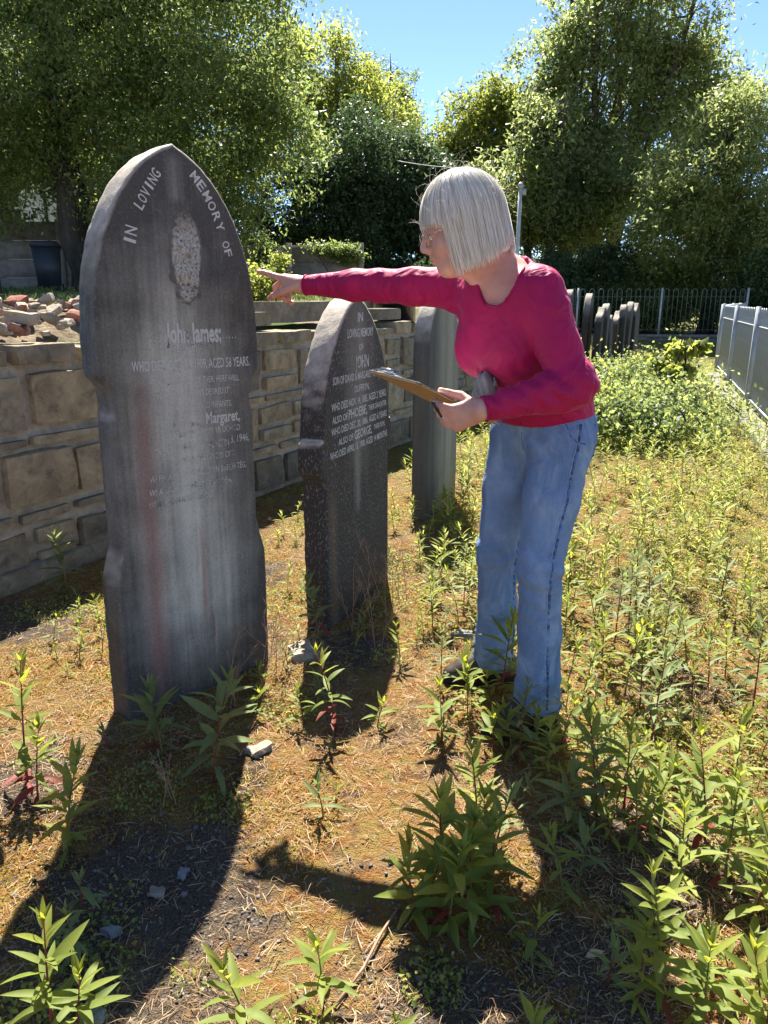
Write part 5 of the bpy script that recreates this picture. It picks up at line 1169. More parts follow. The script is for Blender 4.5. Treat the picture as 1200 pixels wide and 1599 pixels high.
    pen = bpy.data.objects.new('pen', None); pen.location = p0; link(pen); tag(pen, 'black pen held between the fingers against the clipboard', 'pen')
    obj('barrel', MB().tube([Vector(pd * s) for s in (.02, .032, .042)], [.0034, .0034, .003], 8).mesh('barrel', M_pen, True), pen)
    obj('cap', MB().tube([Vector(pd * s) for s in (-.003, .0, .024)], [.003, .0045, .0045], 8).mesh('cap', M_pen, True), pen); obj('tip', MB().tube([Vector(pd * s) for s in (.042, .050)], [.003, .001], 8).mesh('tip', M_met, True), pen)

    # ---- hair: shell plus separate locks
    t = NT('silver_hair'); co = t.coord(); rn = t.new('ShaderNodeNewGeometry').outputs['Random Per Island']
    c = t.ramp(rn, [(0.0, (0.52, 0.46, 0.37)), (0.2, (0.74, 0.69, 0.59)), (0.6, (0.88, 0.84, 0.76)), (1.0, (0.95, 0.92, 0.86))])
    p = t.principled(c, 0.42, 0.45); tr = t.new('ShaderNodeBsdfTranslucent'); t.setin(tr, 0, c); M_hair = t.surf(t.mixsh(0.42, p, tr.outputs[0]))
    t = NT('silver_hair_under'); M_under = t.surf(t.principled((0.58, 0.55, 0.50), 0.6, 0.3))
    r = np.random.default_rng(5); down = HM.T @ A3(0, 0, -1)             # gravity in head space
    ec = A3(-.014, 0, .030); er = A3(.094, .078, .092)
    crown = A3(-.030, 0, .118)
    mbV = []; mbQ = []; cnt = 0
    NS = 9500; az = r.uniform(-PI, PI, NS); ab = np.abs(az); inn = r.random(NS) < .22
    lock = np.round(az * 14) / 14 + np.round(r.random(NS) * 3) * 7.1; lj = hash3(np.round(lock * 100).astype(np.int64), np.zeros(NS, np.int64), np.zeros(NS, np.int64), 3)
    lay = np.where(inn, r.uniform(.003, .009, NS), .009 + .013 * r.random(NS) + .0015 * lj)
    el = np.where(inn, r.uniform(.35, 1.1, NS), r.uniform(1.15, 1.5, NS)); px = np.where(inn, 0, r.uniform(-.35, .25, NS))
    dl = np.stack([np.cos(az) * np.cos(el) + px, np.sin(az) * np.cos(el) * .6, np.sin(el)], -1); dl /= np.linalg.norm(dl, axis=1)[:, None]
    p_ = ec + (er + lay[:, None] * .9) * dl; out = np.stack([np.cos(az), np.sin(az), 0 * az], -1); tg = np.stack([-np.sin(az), np.cos(az), 0 * az], -1)
    nearS = az > 0; lim = np.where(nearS, 1.36, .88)
    cut = np.where(ab < lim - .25, .026 + r.normal(size=NS) * .004, np.where(ab < lim, .022 - (ab - lim + .25) / .25 * .03 + r.normal(size=NS) * .006, np.where(nearS, -.104 - .036 * np.cos(az), -.078 + .02 * np.minimum(0, np.cos(az))) + r.normal(size=NS) * .006 + .014 * (lj - .5)))
    v_ = out * .9 + np.array([0, 0, -.15]); v_ /= np.linalg.norm(v_, axis=1)[:, None]; swing = (lj - .5) * .08 + r.normal(size=NS) * .035
    g_ = np.where(nearS[:, None], np.array([0, 0, -.85]) + down * .15, np.array([0, 0, -.7]) + down * .3) + tg * swing[:, None]
    path = [p_.copy()]; alive = np.ones(NS, bool); nlen = np.ones(NS, int); e_ = er + lay[:, None]; low_ok = ab > lim - .1
    for i in range(34):
        v_ = v_ * .71 + g_ * .29; v_ /= np.linalg.norm(v_, axis=1)[:, None]; q_ = p_ + v_ * .013
        rel = q_ - ec; kk = np.sqrt(((rel / e_) ** 2).sum(1)); fac = np.where(kk < 1, 1 / np.maximum(kk, 1e-6), np.where((kk > 1.06) & (q_[:, 2] > ec[2]), (1 + (kk - 1) * .7) / kk, 1)); q_ = ec + rel * fac[:, None]
        rel = q_ - ec; hr = np.hypot(rel[:, 0] / e_[:, 0], rel[:, 1] / e_[:, 1]); zf = np.clip((ec[2] - q_[:, 2]) / .14, 0, 1); want = 1.0 + .015 * zf - .06 * zf * zf
        m = (q_[:, 2] < ec[2] - .005) & low_ok; tgt = np.where(hr < want, want / np.maximum(hr, 1e-6), np.where(hr > want + .02, .95, 1.0)); fx_ = np.where(m, 1 + (tgt - 1) * .5, 1.0)
        q_ = np.stack([ec[0] + rel[:, 0] * fx_, ec[1] + rel[:, 1] * fx_, q_[:, 2]], -1)
        v_ = q_ - p_; v_ /= np.maximum(np.linalg.norm(v_, axis=1), 1e-6)[:, None]; q_ = np.where(alive[:, None], q_, p_); p_ = q_; path.append(p_.copy()); nlen += alive; alive &= ~(p_[:, 2] < cut)
    PA = np.stack(path, 1)                                               # strands x steps x 3
    for _ in range(3): PA[:, 1:-1] = PA[:, 1:-1] * .4 + .3 * (PA[:, :-2] + PA[:, 2:])
    PA = PA * HS @ HM.T + HC - RL; hc = HC - RL
    for k in range(NS):
        n = nlen[k]
        if n < 5: continue
        pts = PA[k, :n]; w0 = r.uniform(.0005, .0012); td = np.gradient(pts, axis=0); td /= np.maximum(np.linalg.norm(td, axis=1), 1e-9)[:, None]; rad = pts - hc; rad /= np.linalg.norm(rad, axis=1)[:, None]
        rad = rad + r.normal(size=3) * .45; sd_ = np.cross(td, rad); sd_ /= np.maximum(np.linalg.norm(sd_, axis=1), 1e-9)[:, None]; w = w0 * np.minimum(1, (n - np.arange(n)) / 3.5)[:, None]
        mbV.append(np.stack([pts - sd_ * w, pts + sd_ * w], 1).reshape(-1, 3))
        b_ = cnt + np.arange(n - 1)[:, None] * 2; mbQ.append(np.concatenate([b_, b_ + 1, b_ + 3, b_ + 2], 1)); cnt += n * 2
    # flyaway wisps
    for k in range(230):
        az = r.uniform(-PI, PI); el = r.uniform(-.6, 1.5); dl = A3(math.cos(az) * math.cos(el), math.sin(az) * math.cos(el), math.sin(el)); p_ = ec + (er + .022) * dl; v_ = nrmz(dl * .5 + r.normal(size=3) * .7); pts = []
        for i in range(9):
            pts.append(H(*p_) - RL); v_ = nrmz(v_ + r.normal(size=3) * .12 - dl * .13 + down * .08); p_ = p_ + v_ * r.uniform(.003, .0075)
        V_, Q_, T_ = tube([Vector(x) for x in pts], [.0002] * 9, 3, False); mbV.append(np.array([tuple(v) for v in V_])); mbQ.append(np.array(Q_) + cnt); cnt += len(V_)
    Hf = Field(HC - .19, HC + .17, .004)
    Hf.ell(H(*ec), (er + .008) * HS, HM, .01)
    for az in np.linspace(1.6, 2 * PI - 1.3, 26):
        a_ = H(ec[0] + er[0] * math.cos(az) * .93, er[1] * math.sin(az) * .93, .03); b_ = H(ec[0] + er[0] * math.cos(az) * .93, er[1] * math.sin(az) * .93, -.085); Hf.cone(a_, b_, .013, .010, .01)
    # open the face
    Hf.ell(H(.112, 0.01, -.045), np.array((.092, .105, .080)) * HS, HM, .01, 'sub'); 
    V, Q = Hf.mesh_data(0, 2); hair = put('hair', V, Q, M_under)
    o = obj('hair_locks', mesh_np('hair_locks', np.concatenate(mbV), np.concatenate(mbQ), M_hair, True), hair); o['kind'] = 'stuff'

    # ---- eyes, brows, lips, glasses
    M_eye = plain('eye_white', (0.75, 0.72, 0.68), 0.15, 0.5, 0.02); M_iris = plain('iris', (0.07, 0.10, 0.13), 0.15, 0.6); M_brow = plain('brow_hair', (0.35, 0.29, 0.22), 0.8, 0.1); M_lip = plain('lip', (0.42, 0.13, 0.11), 0.45, 0.4, 0.1)
    M_gold = plain('wire_metal', (0.55, 0.47, 0.36), 0.25, 0.5, 0.05, 20, 0.0, Metallic=0.9)
    t = NT('lens_glass'); gl = t.new('ShaderNodeBsdfGlossy'); gl.inputs['Roughness'].default_value = 0.02; tp = t.new('ShaderNodeBsdfTransparent'); M_lens = t.surf(t.mixsh(0.07, tp.outputs[0], gl.outputs[0]))
    def ball(name, c, rad, mat, par):
        bm = bmesh.new(); bmesh.ops.create_uvsphere(bm, u_segments=16, v_segments=12, radius=rad); o = obj(name, bm_mesh(name, bm, mat, True), par, Vector(c - RL)); return o
    for s in (-1, 1):
        e = ball('eye', H(.0805, s * .032, -.002), .0112 * HS, M_eye, body); ib = ball('iris', H(.0885, s * .032, -.002), .0045, M_iris, None); ib.parent = e; ib.location = Vector(HM @ A3(.0082, 0, 0))
        obj('eyebrow', MB().tube([Vector(H(.090, s * .018, .020) - RL), Vector(H(.089, s * .034, .025) - RL), Vector(H(.078, s * .050, .020) - RL)], [.002, .0028, .0015], 5).mesh('eyebrow', M_brow, True), body)
    obj('lips', MB().tube([Vector(H(.0955 - .010 * (a / .018) ** 2, a, -.0565) - RL) for a in (-.018, -.009, 0, .009, .018)], [.001, .0034, .004, .0034, .001], 6).tube([Vector(H(.094 - .010 * (a / .017) ** 2, a, -.0672) - RL) for a in (-.017, -.008, 0, .008, .017)], [.001, .0042, .0048, .0042, .001], 6).mesh('lips', M_lip, True), body)
    gl_root = bpy.data.objects.new('glasses', None); gl_root.location = Vector(H(.10, 0, -.004) - RL); link(gl_root, root); gl_root['label'] = 'thin wire-framed glasses'
    GO = H(.10, 0, -.004)
    for s in (-1, 1):
        ring = [Vector(H(.1045 - .004 * abs(math.cos(a)) - (.006 if s * math.cos(a) > 0 else 0) * abs(math.cos(a)), s * .033 + .024 * math.cos(a), -.007 + .0185 * math.sin(a)) - GO) for a in np.linspace(0, 2 * PI, 25)]
        obj('rim', MB().tube(ring, .0009, 6).mesh('rim', M_gold, True), gl_root)
        cV = sum(ring[:-1], Vector()) / 24; obj('lens', MB().add([cV] + ring[:-1], [], [(0, 1 + i, 1 + (i + 1) % 24) for i in range(24)]).mesh('lens', M_lens, True), gl_root)
        obj('temple', MB().tube([Vector(H(.096, s * .058, .0) - GO), Vector(H(.05, s * .073, .004) - GO), Vector(H(.0, s * .078, .004) - GO), Vector(H(-.02, s * .076, -.015) - GO)], .0012, 6).mesh('temple', M_gold, True), gl_root)
    obj('bridge', MB().tube([Vector(H(.103, -.010, .001) - GO), Vector(H(.108, 0, .004) - GO), Vector(H(.103, .010, .001) - GO)], .0012, 6).mesh('bridge', M_gold, True), gl_root)
    return root
person()
# ------------------------------------------------------------------ weeds: upright lance-leaved plants
def wl_mat(name, a, b, trans=0.42, tc=None):
    t = NT(name); r1 = t.new('ShaderNodeObjectInfo').outputs['Random']; r2 = t.new('ShaderNodeNewGeometry').outputs['Random Per Island']
    f = t.math('FRACT', t.math('ADD', t.math('MULTIPLY', r1, 7.31), r2)); c = t.mix(f, a, b)
    c = t.mix(t.ramp(t.noise(t.coord(), 6, 3), [(0.5, 0.0), (0.8, 0.35)]), c, tuple(x * 0.6 for x in a))
    p = t.principled(c, 0.55, 0.22); tr = t.new('ShaderNodeBsdfTranslucent'); t.setin(tr, 0, t.hsv(c, 0.48, 1.1, 1.6) if tc is None else tc)
    return t.surf(t.mixsh(trans, p, tr.outputs[0]))
M_wl = wl_mat('weed_leaf', (0.15, 0.205, 0.042), (0.22, 0.26, 0.055), 0.48); M_wl_y = wl_mat('weed_leaf_young', (0.205, 0.25, 0.045), (0.27, 0.295, 0.058), 0.45); M_wl_d = wl_mat('weed_leaf_grey', (0.14, 0.19, 0.065), (0.19, 0.225, 0.085), 0.4); M_wl_r = wl_mat('weed_leaf_red', (0.20, 0.028, 0.025), (0.16, 0.05, 0.03), 0.35, (0.38, 0.06, 0.04, 1))
M_stem = plain('weed_stem', (0.14, 0.13, 0.04), 0.6, 0.3, 0.2, 30, 0.1); M_stem_r = plain('weed_stem_red', (0.20, 0.035, 0.03), 0.55, 0.3, 0.2, 30, 0.1)
def leaf_geo(bend, fold=0.35, width=0.104, n=6):
    """lance-shaped blade of unit length along +x, folded on the midrib, arching"""
    V = []; Fq = []; x = 0; z = 0
    for i in range(n + 1):
        t = i / n; w = width * (math.sin(PI * min(1, t ** 0.75)) ** 0.9 if 0 < t < 1 else 0.0) + (0.012 if i == 0 else 0)
        a = -bend * t; V += [(x, w, z + fold * w), (x, 0, z), (x, -w, z + fold * w)]
        x += math.cos(a + 0.1) / n; z += math.sin(a + 0.1) / n
    Q = []
    for i in range(n):
        b = i * 3; Q += [(b, b + 3, b + 4, b + 1), (b + 1, b + 4, b + 5, b + 2)]
    return np.array(V), np.array(Q)
LEAF3 = [leaf_geo(b, f, n=3) for b, f in ((0.25, 0.35), (0.7, 0.3), (1.15, 0.25), (1.7, 0.3))]
LEAF = [leaf_geo(b, f) for b, f in ((0.25, 0.35), (0.7, 0.3), (1.15, 0.25), (1.7, 0.3))]
LEAF_ME = {(k, m.name): mesh_np('leaf', LEAF[k][0], LEAF[k][1], m, True) for k in range(4) for m in (M_wl, M_wl_y, M_wl_d, M_wl_r)}
def plant_plan(h, r, lush=1.0, lmax=0.085, droop=0.0, red=0.0, pal=(0, 1)):
    """stem points and a list of leaves (position, azimuth, pitch, length, curl, tone)"""
    lean = Vector((r.uniform(-.22, .22), r.uniform(-.22, .22), 1)); pts = [Vector((lean.x * h * (t ** 1.6), lean.y * h * (t ** 1.6), h * t)) for t in np.linspace(0, 1, 7)]
    leaves = []; n = max(5, int(h / 0.016 * lush)); n = min(n, 16); az = r.uniform(0, 6.28)
    L0 = min(lmax, (0.036 + h * 0.30) if lmax > 0.07 else (0.028 + h * 0.21))
    for i in range(n):
        t = 0.10 + 0.90 * (i / max(1, n - 1)) ** 0.85; k = t * 6; j = min(5, int(k)); p = pts[j].lerp(pts[j + 1], k - j)
        az += 2.39996 + r.uniform(-.3, .3); pitch = -0.25 + 1.25 * t ** 1.4 + r.uniform(-.2, .2) - droop
        L = L0 * (0.65 + 0.5 * math.sin(PI * min(1, t * 0.95))) * r.uniform(.8, 1.15); L *= 0.75 if t > .9 else 1.0
        curl = min(3, max(0, int(r.gauss(1.2 - t * .8 + droop, .8)))); tone = 3 if (t < .35 and r.random() < red) else (1 if t > .75 and pal[1] == 1 else (2 if pal[1] == 2 else 0))
        leaves.append((p, az, pitch, L, curl, tone))
        if t < .85 and r.random() < 0.75: leaves.append((p, az + PI + r.uniform(-.3, .3), pitch + r.uniform(-.15, .15), L * r.uniform(.8, 1.05), curl, tone))
    for i in range(4): leaves.append((pts[-1], az + i * 1.6, 1.05 + r.uniform(-.15, .2), L0 * r.uniform(.40, .6), 0, 1 if pal[1] == 1 else tone))
    return pts, leaves
TONES = (M_wl, M_wl_y, M_wl_d, M_wl_r)
def weed_full(x, y, h, label, r, red=0.35, **kw):
    """a plant with every leaf its own part"""
    pts, leaves = plant_plan(h, r, red=red, **kw)
    root = thing('willowherb', label, 'plant', (x, y, gz1(x, y) - 0.004), group='willowherb plants')
    obj('stem', MB().tube(pts, [0.0030 * (1 - .7 * k / 6) * (0.7 + h * 1.6) for k in range(7)], 5).mesh('stem', M_stem_r if r.random() < red + .25 else M_stem, True), root)
    for (p, az, pitch, L, curl, tone) in leaves:
        o = bpy.data.objects.new('leaf', LEAF_ME[(curl, TONES[tone].name)]); o.location = p; o.rotation_euler = (r.uniform(-.35, .35), -pitch, az); o.scale = (L, L * r.uniform(.8, 1.2), L); link(o, root)
    return root
def plan_mesh(name, h, r, mats, **kw):
    """the same plant joined: (stem mesh, foliage verts, quads)"""
    pts, leaves = plant_plan(h, r, **kw); V = []; Q = []; off = 0
    for (p, az, pitch, L, curl, tone) in leaves:
        g, q = LEAF3[curl]
        from_e = Matrix.Translation(p) @ Matrix.Rotation(az, 4, 'Z') @ Matrix.Rotation(-pitch, 4, 'Y') @ Matrix.Rotation(r.uniform(-.35, .35), 4, 'X') @ Matrix.Scale(L, 4)
        Mx = np.array(from_e); V.append(g @ Mx[:3, :3].T + Mx[:3, 3]); Q.append(q + off); off += len(g)
    return pts, np.concatenate(V), np.concatenate(Q)

named = [(-0.942, 1.681, .357, 'tall willowherb with red lower stem at the left edge, beside the big headstone', dict(red=.5)),
 (-0.743, 1.445, .251, 'upright willowherb at the sunlit left edge of the big headstone\'s shadow', {}),
 (-0.639, 1.276, .09, 'sprawling willowherb with long horizontal leaves in the big headstone\'s shadow', dict(droop=.5, lmax=.11, pal=(0, 2))),
 (-0.596, 1.149, .117, 'drooping grey-green willowherb low in the big headstone\'s shadow', dict(droop=.7, lmax=.11, pal=(0, 2), red=.1)),
 (-0.575, 0.985, .248, 'bright tall willowherb at the bottom left corner', dict(lmax=.075)), (-0.53, 0.985, .15, 'yellow-green rosette willowherb at the bottom left, right of the corner plant', dict(lush=1.3)),
 (-0.626, 1.823, .203, 'large-leaved willowherb at the foot of the big headstone, left of the pair', dict(lmax=.115, pal=(0, 2), red=.15, lush=1.2)), (-0.456, 1.708, .297, 'large-leaved willowherb at the foot of the big headstone, right of the pair', dict(lmax=.105, pal=(0, 2), red=.2, lush=1.4)),
 (-0.145, 1.969, .277, 'willowherb with scarlet lower leaves in front of the small dark headstone', dict(red=1.0, lmax=.075)), (-0.02, 1.987, .088, 'low star-shaped willowherb right of the scarlet-based one', dict(lmax=.075, lush=1.5)),
 (0.169, 1.902, .168, 'willowherb in front of the woman\'s far shoe', {}), (-0.244, 1.987, .109, 'small willowherb left of the scarlet-based one', {}), (-0.153, 1.58, .084, 'tiny pale willowherb alone in the mossy middle', dict(pal=(0, 2))),
 (0.067, 1.259, .15, 'willowherb stem on the left side of the big central clump', dict(lmax=.10)), (0.132, 1.226, .19, 'willowherb stem at the front of the big central clump', dict(lmax=.105, lush=1.3)), (0.18, 1.242, .184, 'short willowherb stem at the front right of the big central clump', dict(lmax=.10)),
 (0.228, 1.302, .196, 'willowherb stem at the right of the big central clump', dict(lmax=.09)), (0.127, 1.338, .25, 'tallest willowherb stem at the back of the big central clump', dict(lmax=.10, lush=1.2)), (0.056, 1.319, .118, 'low willowherb stem at the back left of the big central clump', dict(lmax=.10)), (0.168, 1.319, .20, 'willowherb stem in the middle of the big central clump', dict(lmax=.10, lush=1.2)), (0.095, 1.285, .17, 'inner left willowherb stem of the big central clump', dict(lmax=.10)), (0.225, 1.40, .19, 'back right willowherb stem of the big central clump', dict(lmax=.095)),
 (-0.113, 1.073, .134, 'star-shaped willowherb at the bottom centre beside a dry twig', dict(lmax=.085, lush=1.2)), (-0.237, 0.999, .17, 'willowherb cut by the bottom edge, left of centre', dict(lmax=.08)), (0.29, 1.157, .093, 'small bright willowherb at the lower right of the central clump', {}), (0.44, 1.375, .12, 'dark small willowherb standing in the woman\'s shadow', dict(pal=(0, 2))),
 (0.508, 1.06, .287, 'bright tall willowherb near the bottom right', dict(lush=1.3, lmax=.08)), (0.569, 1.023, .227, 'bushy willowherb at the bottom right, right of the bright tall one', dict(lush=1.3)), (0.655, 0.985, .222, 'willowherb at the bottom right corner', {}), (0.746, 1.435, .299, 'tall broad willowherb by the right edge, level with the woman\'s shadow', dict(lmax=.10, lush=1.3, red=.6)),
 (0.366, 1.839, .144, 'willowherb directly in front of the woman\'s near shoe', dict(lush=1.2)), (0.517, 1.885, .158, 'willowherb beside the heel of the woman\'s near shoe', {}), (0.375, 2.11, .30, 'tall willowherb standing before the woman\'s far trouser leg', {}), (-1.40, 3.05, .30, 'dark willowherb in shade at the foot of the wall, left of the big headstone', dict(pal=(0, 2), lmax=.10, red=0)),
 (0.616, 1.616, .242, 'willowherb right of the shadow of the woman\'s legs, nearest her', dict(red=.5)), (0.641, 1.521, .216, 'reddish-stemmed willowherb midway along the woman\'s shadow', dict(red=.6)), (0.542, 1.616, .26, 'tall willowherb a step in front of the woman\'s near foot', {}), (0.443, 1.544, .165, 'greyish willowherb on the woman\'s shadow edge', dict(pal=(0, 2))), (0.756, 1.356, .25, 'willowherb at the right edge below the tall broad one', {}), (0.762, 1.234, .19, 'willowherb at the right edge above the corner plants', {}),
 (0.315, 1.865, .13, 'willowherb at the toe of the woman\'s near shoe', {}), (0.43, 1.83, .15, 'willowherb hiding the laces of the woman\'s near shoe', {}), (0.285, 2.13, .16, 'willowherb at the toe of the woman\'s far shoe', {}), (0.34, 2.08, .12, 'low willowherb between the woman\'s two shoes', {}),
 (-0.24, 2.529, .244, 'dark willowherb at the foot of the small dark headstone', dict(pal=(0, 2), red=.1)), (-0.40, 2.03, .077, 'low yellow-green willowherb at the right foot of the big headstone', {}), (-0.80, 1.87, .064, 'tiny willowherb at the left foot of the big headstone', dict(pal=(0, 2))), (-0.899, 1.642, .189, 'second willowherb at the left edge, red-stalked, below the tall one', dict(red=.8))]
rp = random.Random(17)
for (x, y, h, lab, kw) in named: weed_full(x, y, h, lab, rp, **{**dict(red=.12), **kw})

def blocked(x, y, m=0.05):
    if (x - 0.46) ** 2 + (y - 1.97) ** 2 < 0.11 ** 2 or (x - 0.36) ** 2 + (y - 2.25) ** 2 < 0.11 ** 2 or (x - 0.35) ** 2 + (y - 1.93) ** 2 < 0.09 ** 2 or (x - 0.26) ** 2 + (y - 2.25) ** 2 < 0.08 ** 2: return True
    for (cx, cy, dx, dy, hw) in ((-0.593, 2.189, .689, .7245, .27), (-0.097, 2.929, .37, .929, .33), (0.36, 4.42, .361, .932, .31)):
        a = (x - cx) * dx + (y - cy) * dy; b = -(x - cx) * dy + (y - cy) * dx
        if abs(a) < hw + m and -m < b < 0.11 + m: return True
    p = Vector((x, y)) - WA
    return p.dot(WNRM) < 0.10
def fence_x(y): return 2.62 + (y - 4.05) * 0.3517
DN = {}
def density(x, y):
    """how thickly the weeds stand: thick on the right, thin on the moss by the graves"""
    d = 0.06 + 0.94 * min(1, max(0, (x - 0.15 - 0.02 * y) / 0.35))
    if x < 0.2 and 2.2 < y < 4.5: d = 0.18
    if 0.15 < x < 0.75 and 2.6 < y < 5.2: d = 1.0
    n = math.sin(x * 4.1 + 1.3 * math.sin(y * 2.7)) * math.sin(y * 3.3 + 1.7 * math.sin(x * 2.2)); return d * (0.12 + 1.15 * (n + 1) / 2)
protos = []
for k in range(14):
    h = (.06, .08, .09, .11, .12, .14, .15, .17, .19, .21, .24, .28, .10, .15)[k]; kw = dict(lush=1.0 + .3 * (k % 3 == 0), red=.12, pal=(0, 1 if k % 4 else 2), lmax=.068)
    pts, V, Q = plan_mesh('weed', h, rp, None, **kw); protos.append((h, pts, V, Q, mesh_np('foliage', V, Q, (M_wl, M_wl_y, M_wl_y, M_wl_d)[k % 4], True), MB().tube(pts, [0.0028 * (1 - .7 * i / 6) * (0.7 + h * 1.6) for i in range(7)], 4).mesh('stem', M_stem_r if k % 2 else M_stem, True)))
cand = []; 
for _ in range(26000):
    y = 0.95 + 12.0 * rp.random() ** 1.7; x = rp.uniform(-1.3, fence_x(y) - 0.05)
    if abs(x) > 0.60 * y + 0.35 or blocked(x, y): continue
    if rp.random() > density(x, y) * (0.12 if y < 2.0 else 0.48): continue
    cand.append((x, y))
cand.sort(key=lambda p: p[1])
# thin to a natural spacing
grid = {}; keep = []
for (x, y) in cand:
    k = (int(x / .075), int(y / .075))
    if any(((x - a) ** 2 + (y - b) ** 2) < (.055 + .006 * y) ** 2 for i in (-1, 0, 1) for j in (-1, 0, 1) for (a, b) in grid.get((k[0] + i, k[1] + j), ())): continue
    grid.setdefault(k, []).append((x, y)); keep.append((x, y))
def region_label(x, y):
    if x < -0.9: return 'small willowherb on the ground at the far left by the wall'
    if x < -0.15 and y < 1.6: return 'small willowherb seedling at the bottom left around the big headstone\'s shadow'
    if x < -0.15 and y < 2.4: return 'small willowherb seedling on the moss close to the big headstone\'s foot'
    if x < 0.2 and y < 1.5: return 'small willowherb seedling on the mossy ground left of the central clump'
    if x < 0.2 and y < 2.2: return 'small willowherb seedling on the moss between the headstones and the woman\'s shoes'
    if x < 0.2: return 'small willowherb on the moss around the small dark headstone'
    if y < 1.25 and x < 0.45: return 'young willowherb at the bottom edge in and below the woman\'s shadow'
    if y < 1.25: return 'young willowherb crowding the bottom right corner'
    if y < 1.9 and x < 0.45: return 'young willowherb between the central clump and the woman\'s near shoe'
    if y < 1.6: return 'young willowherb at the right edge beside the woman\'s shadow'
    if y < 1.9: return 'young willowherb on the right, level with the woman\'s shoes'
    if x < 0.85 and y < 2.7: return 'young willowherb right around the woman\'s trouser legs'
    if x < 0.85 and y < 5: return 'young willowherb among the weeds in front of the pale headstone'
    if y < 2.3: return 'young willowherb on the right, level with the woman\'s shins'
    if y < 2.8: return 'young willowherb on the right, level with the woman\'s knees'
    return 'young willowherb in the weedy ground stretching back along the right railing'
rest = []; n_ind = 0; _k = np.array(keep); GZ = dict(zip(keep, gz(_k[:, 0], _k[:, 1]).tolist()))
for (x, y) in keep:
    hmul = 1.0 if x > 0.2 else 0.6; k = rp.randrange(14)
    if x < 0.15 and protos[k][0] > .16: k = k % 5
    s = rp.uniform(.75, 1.2) * (0.85 if x < .2 else 1.0)
    if n_ind < 255 and rp.random() < (1.0 if y < 3.2 else 0.6):
        n_ind += 1; root = thing('willowherb', region_label(x, y), 'plant', (x, y, GZ[(x, y)] - .004), (0, 0, rp.uniform(0, 6.28)), 'willowherb: ' + region_label(x, y)[:60]); root.scale = (s, s, s)
        f = obj('foliage', protos[k][4], root); f['kind'] = 'stuff'; obj('stem', protos[k][5], root)
    else: rest.append((x, y, k, s))
def weed_mass(name, items, label, mats):
    Vs = []; Qs = []; off = 0; mi = []
    for (x, y, k, s) in items:
        h, pts, V, Q = protos[k][:4]; a = rp.uniform(0, 6.28); c, sn = math.cos(a) * s, math.sin(a) * s; g0 = GZ[(x, y)]
        W_ = np.stack([V[:, 0] * c - V[:, 1] * sn + x, V[:, 0] * sn + V[:, 1] * c + y, V[:, 2] * s + g0], -1)
        Vs.append(W_); Qs.append(Q + off); off += len(V)
        SV, SQ, ST = tube([Vector((x + (p.x * c - p.y * sn), y + (p.x * sn + p.y * c), p.z * s + g0)) for p in pts[::3]], .0025, 3, False); Vs.append(np.array([tuple(v) for v in SV])); Qs.append(np.array(SQ) + off); off += len(SV)
    o = obj(name, mesh_np(name, np.concatenate(Vs), np.concatenate(Qs), mats, True)); stuff(o, label, 'weeds')
M_mass = leaf_mat('weed_mass_leaf', [(0.14, 0.19, 0.045), (0.22, 0.255, 0.05), (0.31, 0.31, 0.065), (0.18, 0.22, 0.07)], 0.5, 0.55, 0.22)
if rest: weed_mass('weeds', rest, 'thick carpet of yellow-green weeds over the ground at right', M_mass)

# ------------------------------------------------------------------ bramble and taller weeds before the fence
for i, (x, y, w, hh, lab) in enumerate([(2.05, 7.2, .62, .50, 'leafy bramble bush just right of the woman\'s elbow'), (2.75, 8.3, .70, .62, 'tallest leafy bramble bush in the middle of the weeds by the railing'), (3.35, 9.6, .75, .66, 'leafy bramble bush in front of the far headstones\' right end'), (3.55, 9.3, .45, .62, 'bramble bush pressed against the right railing'), (2.5, 6.3, .55, .34, 'low leafy bramble in front of the other bushes'), (3.0, 7.1, .45, .40, 'low bramble beside the concrete edging'), (2.3, 9.3, .5, .5, 'bramble bush at the feet of the far headstones')]):
    tree('bramble', lab, (x, y, 0.0), [(x, y, hh * .34, w * 1.1, w, hh * .36), (x + .25, y + .2, hh * .55, w * .5, w * .5, hh * .36), (x - .3, y - .1, hh * .3, w * .6, w * .6, hh * .35)], 3800, 0.046, (L_light, L_broad, L_olive)[i % 3], 0.010, 60 + i, 0.28, 'bush', limbs=14, group='brambles by the railing', shell=.1, aspect=.6)
tree('elder_sapling', 'sapling with broad pale leaves standing taller against the railing', (3.45, 8.5, 0.0), [(3.45, 8.5, .72, .16, .16, .24), (3.3, 8.4, .5, .2, .2, .2)], 520, 0.11, L_light, 0.014, 71, 0.10, 'plant', limbs=8, shell=.2, aspect=.65)

# ------------------------------------------------------------------ dry branching seed stalks
M_dry = plain('dry_stalk', (0.34, 0.20, 0.13), 0.8, 0.2, 0.3, 40, 0.2)
def dry_stalk(x, y, h, label, seed):
    r = random.Random(seed); mb = MB(); 
    def br(p, d, l, rad, lev):
        q = p + d * l; mid = p.lerp(q, .5) + Vector((r.uniform(-1, 1), r.uniform(-1, 1), 0)) * l * .06; mb.tube([p, mid, q], [rad, rad * .8, rad * .55], 4, False)
        if lev == 0: return
        for k in range(3 if lev > 1 else 4):
            t = r.uniform(.35, 1.0); dd = (d + Vector((r.uniform(-1, 1), r.uniform(-1, 1), r.uniform(-.2, .6))) * .75).normalized(); br(p.lerp(q, t), dd, l * r.uniform(.3, .5), rad * .6, lev - 1)
    for k in range(3): br(Vector((r.uniform(-.02, .02), r.uniform(-.02, .02), 0)), Vector((r.uniform(-.35, .35), r.uniform(-.35, .35), 1)).normalized(), h * r.uniform(.6, 1), .0014, 3)
    o = obj('dry_seed_stalk', mb.mesh('dry_seed_stalk', M_dry), None, (x, y, gz1(x, y))); tag(o, label, 'plant', 'dry seed stalks')
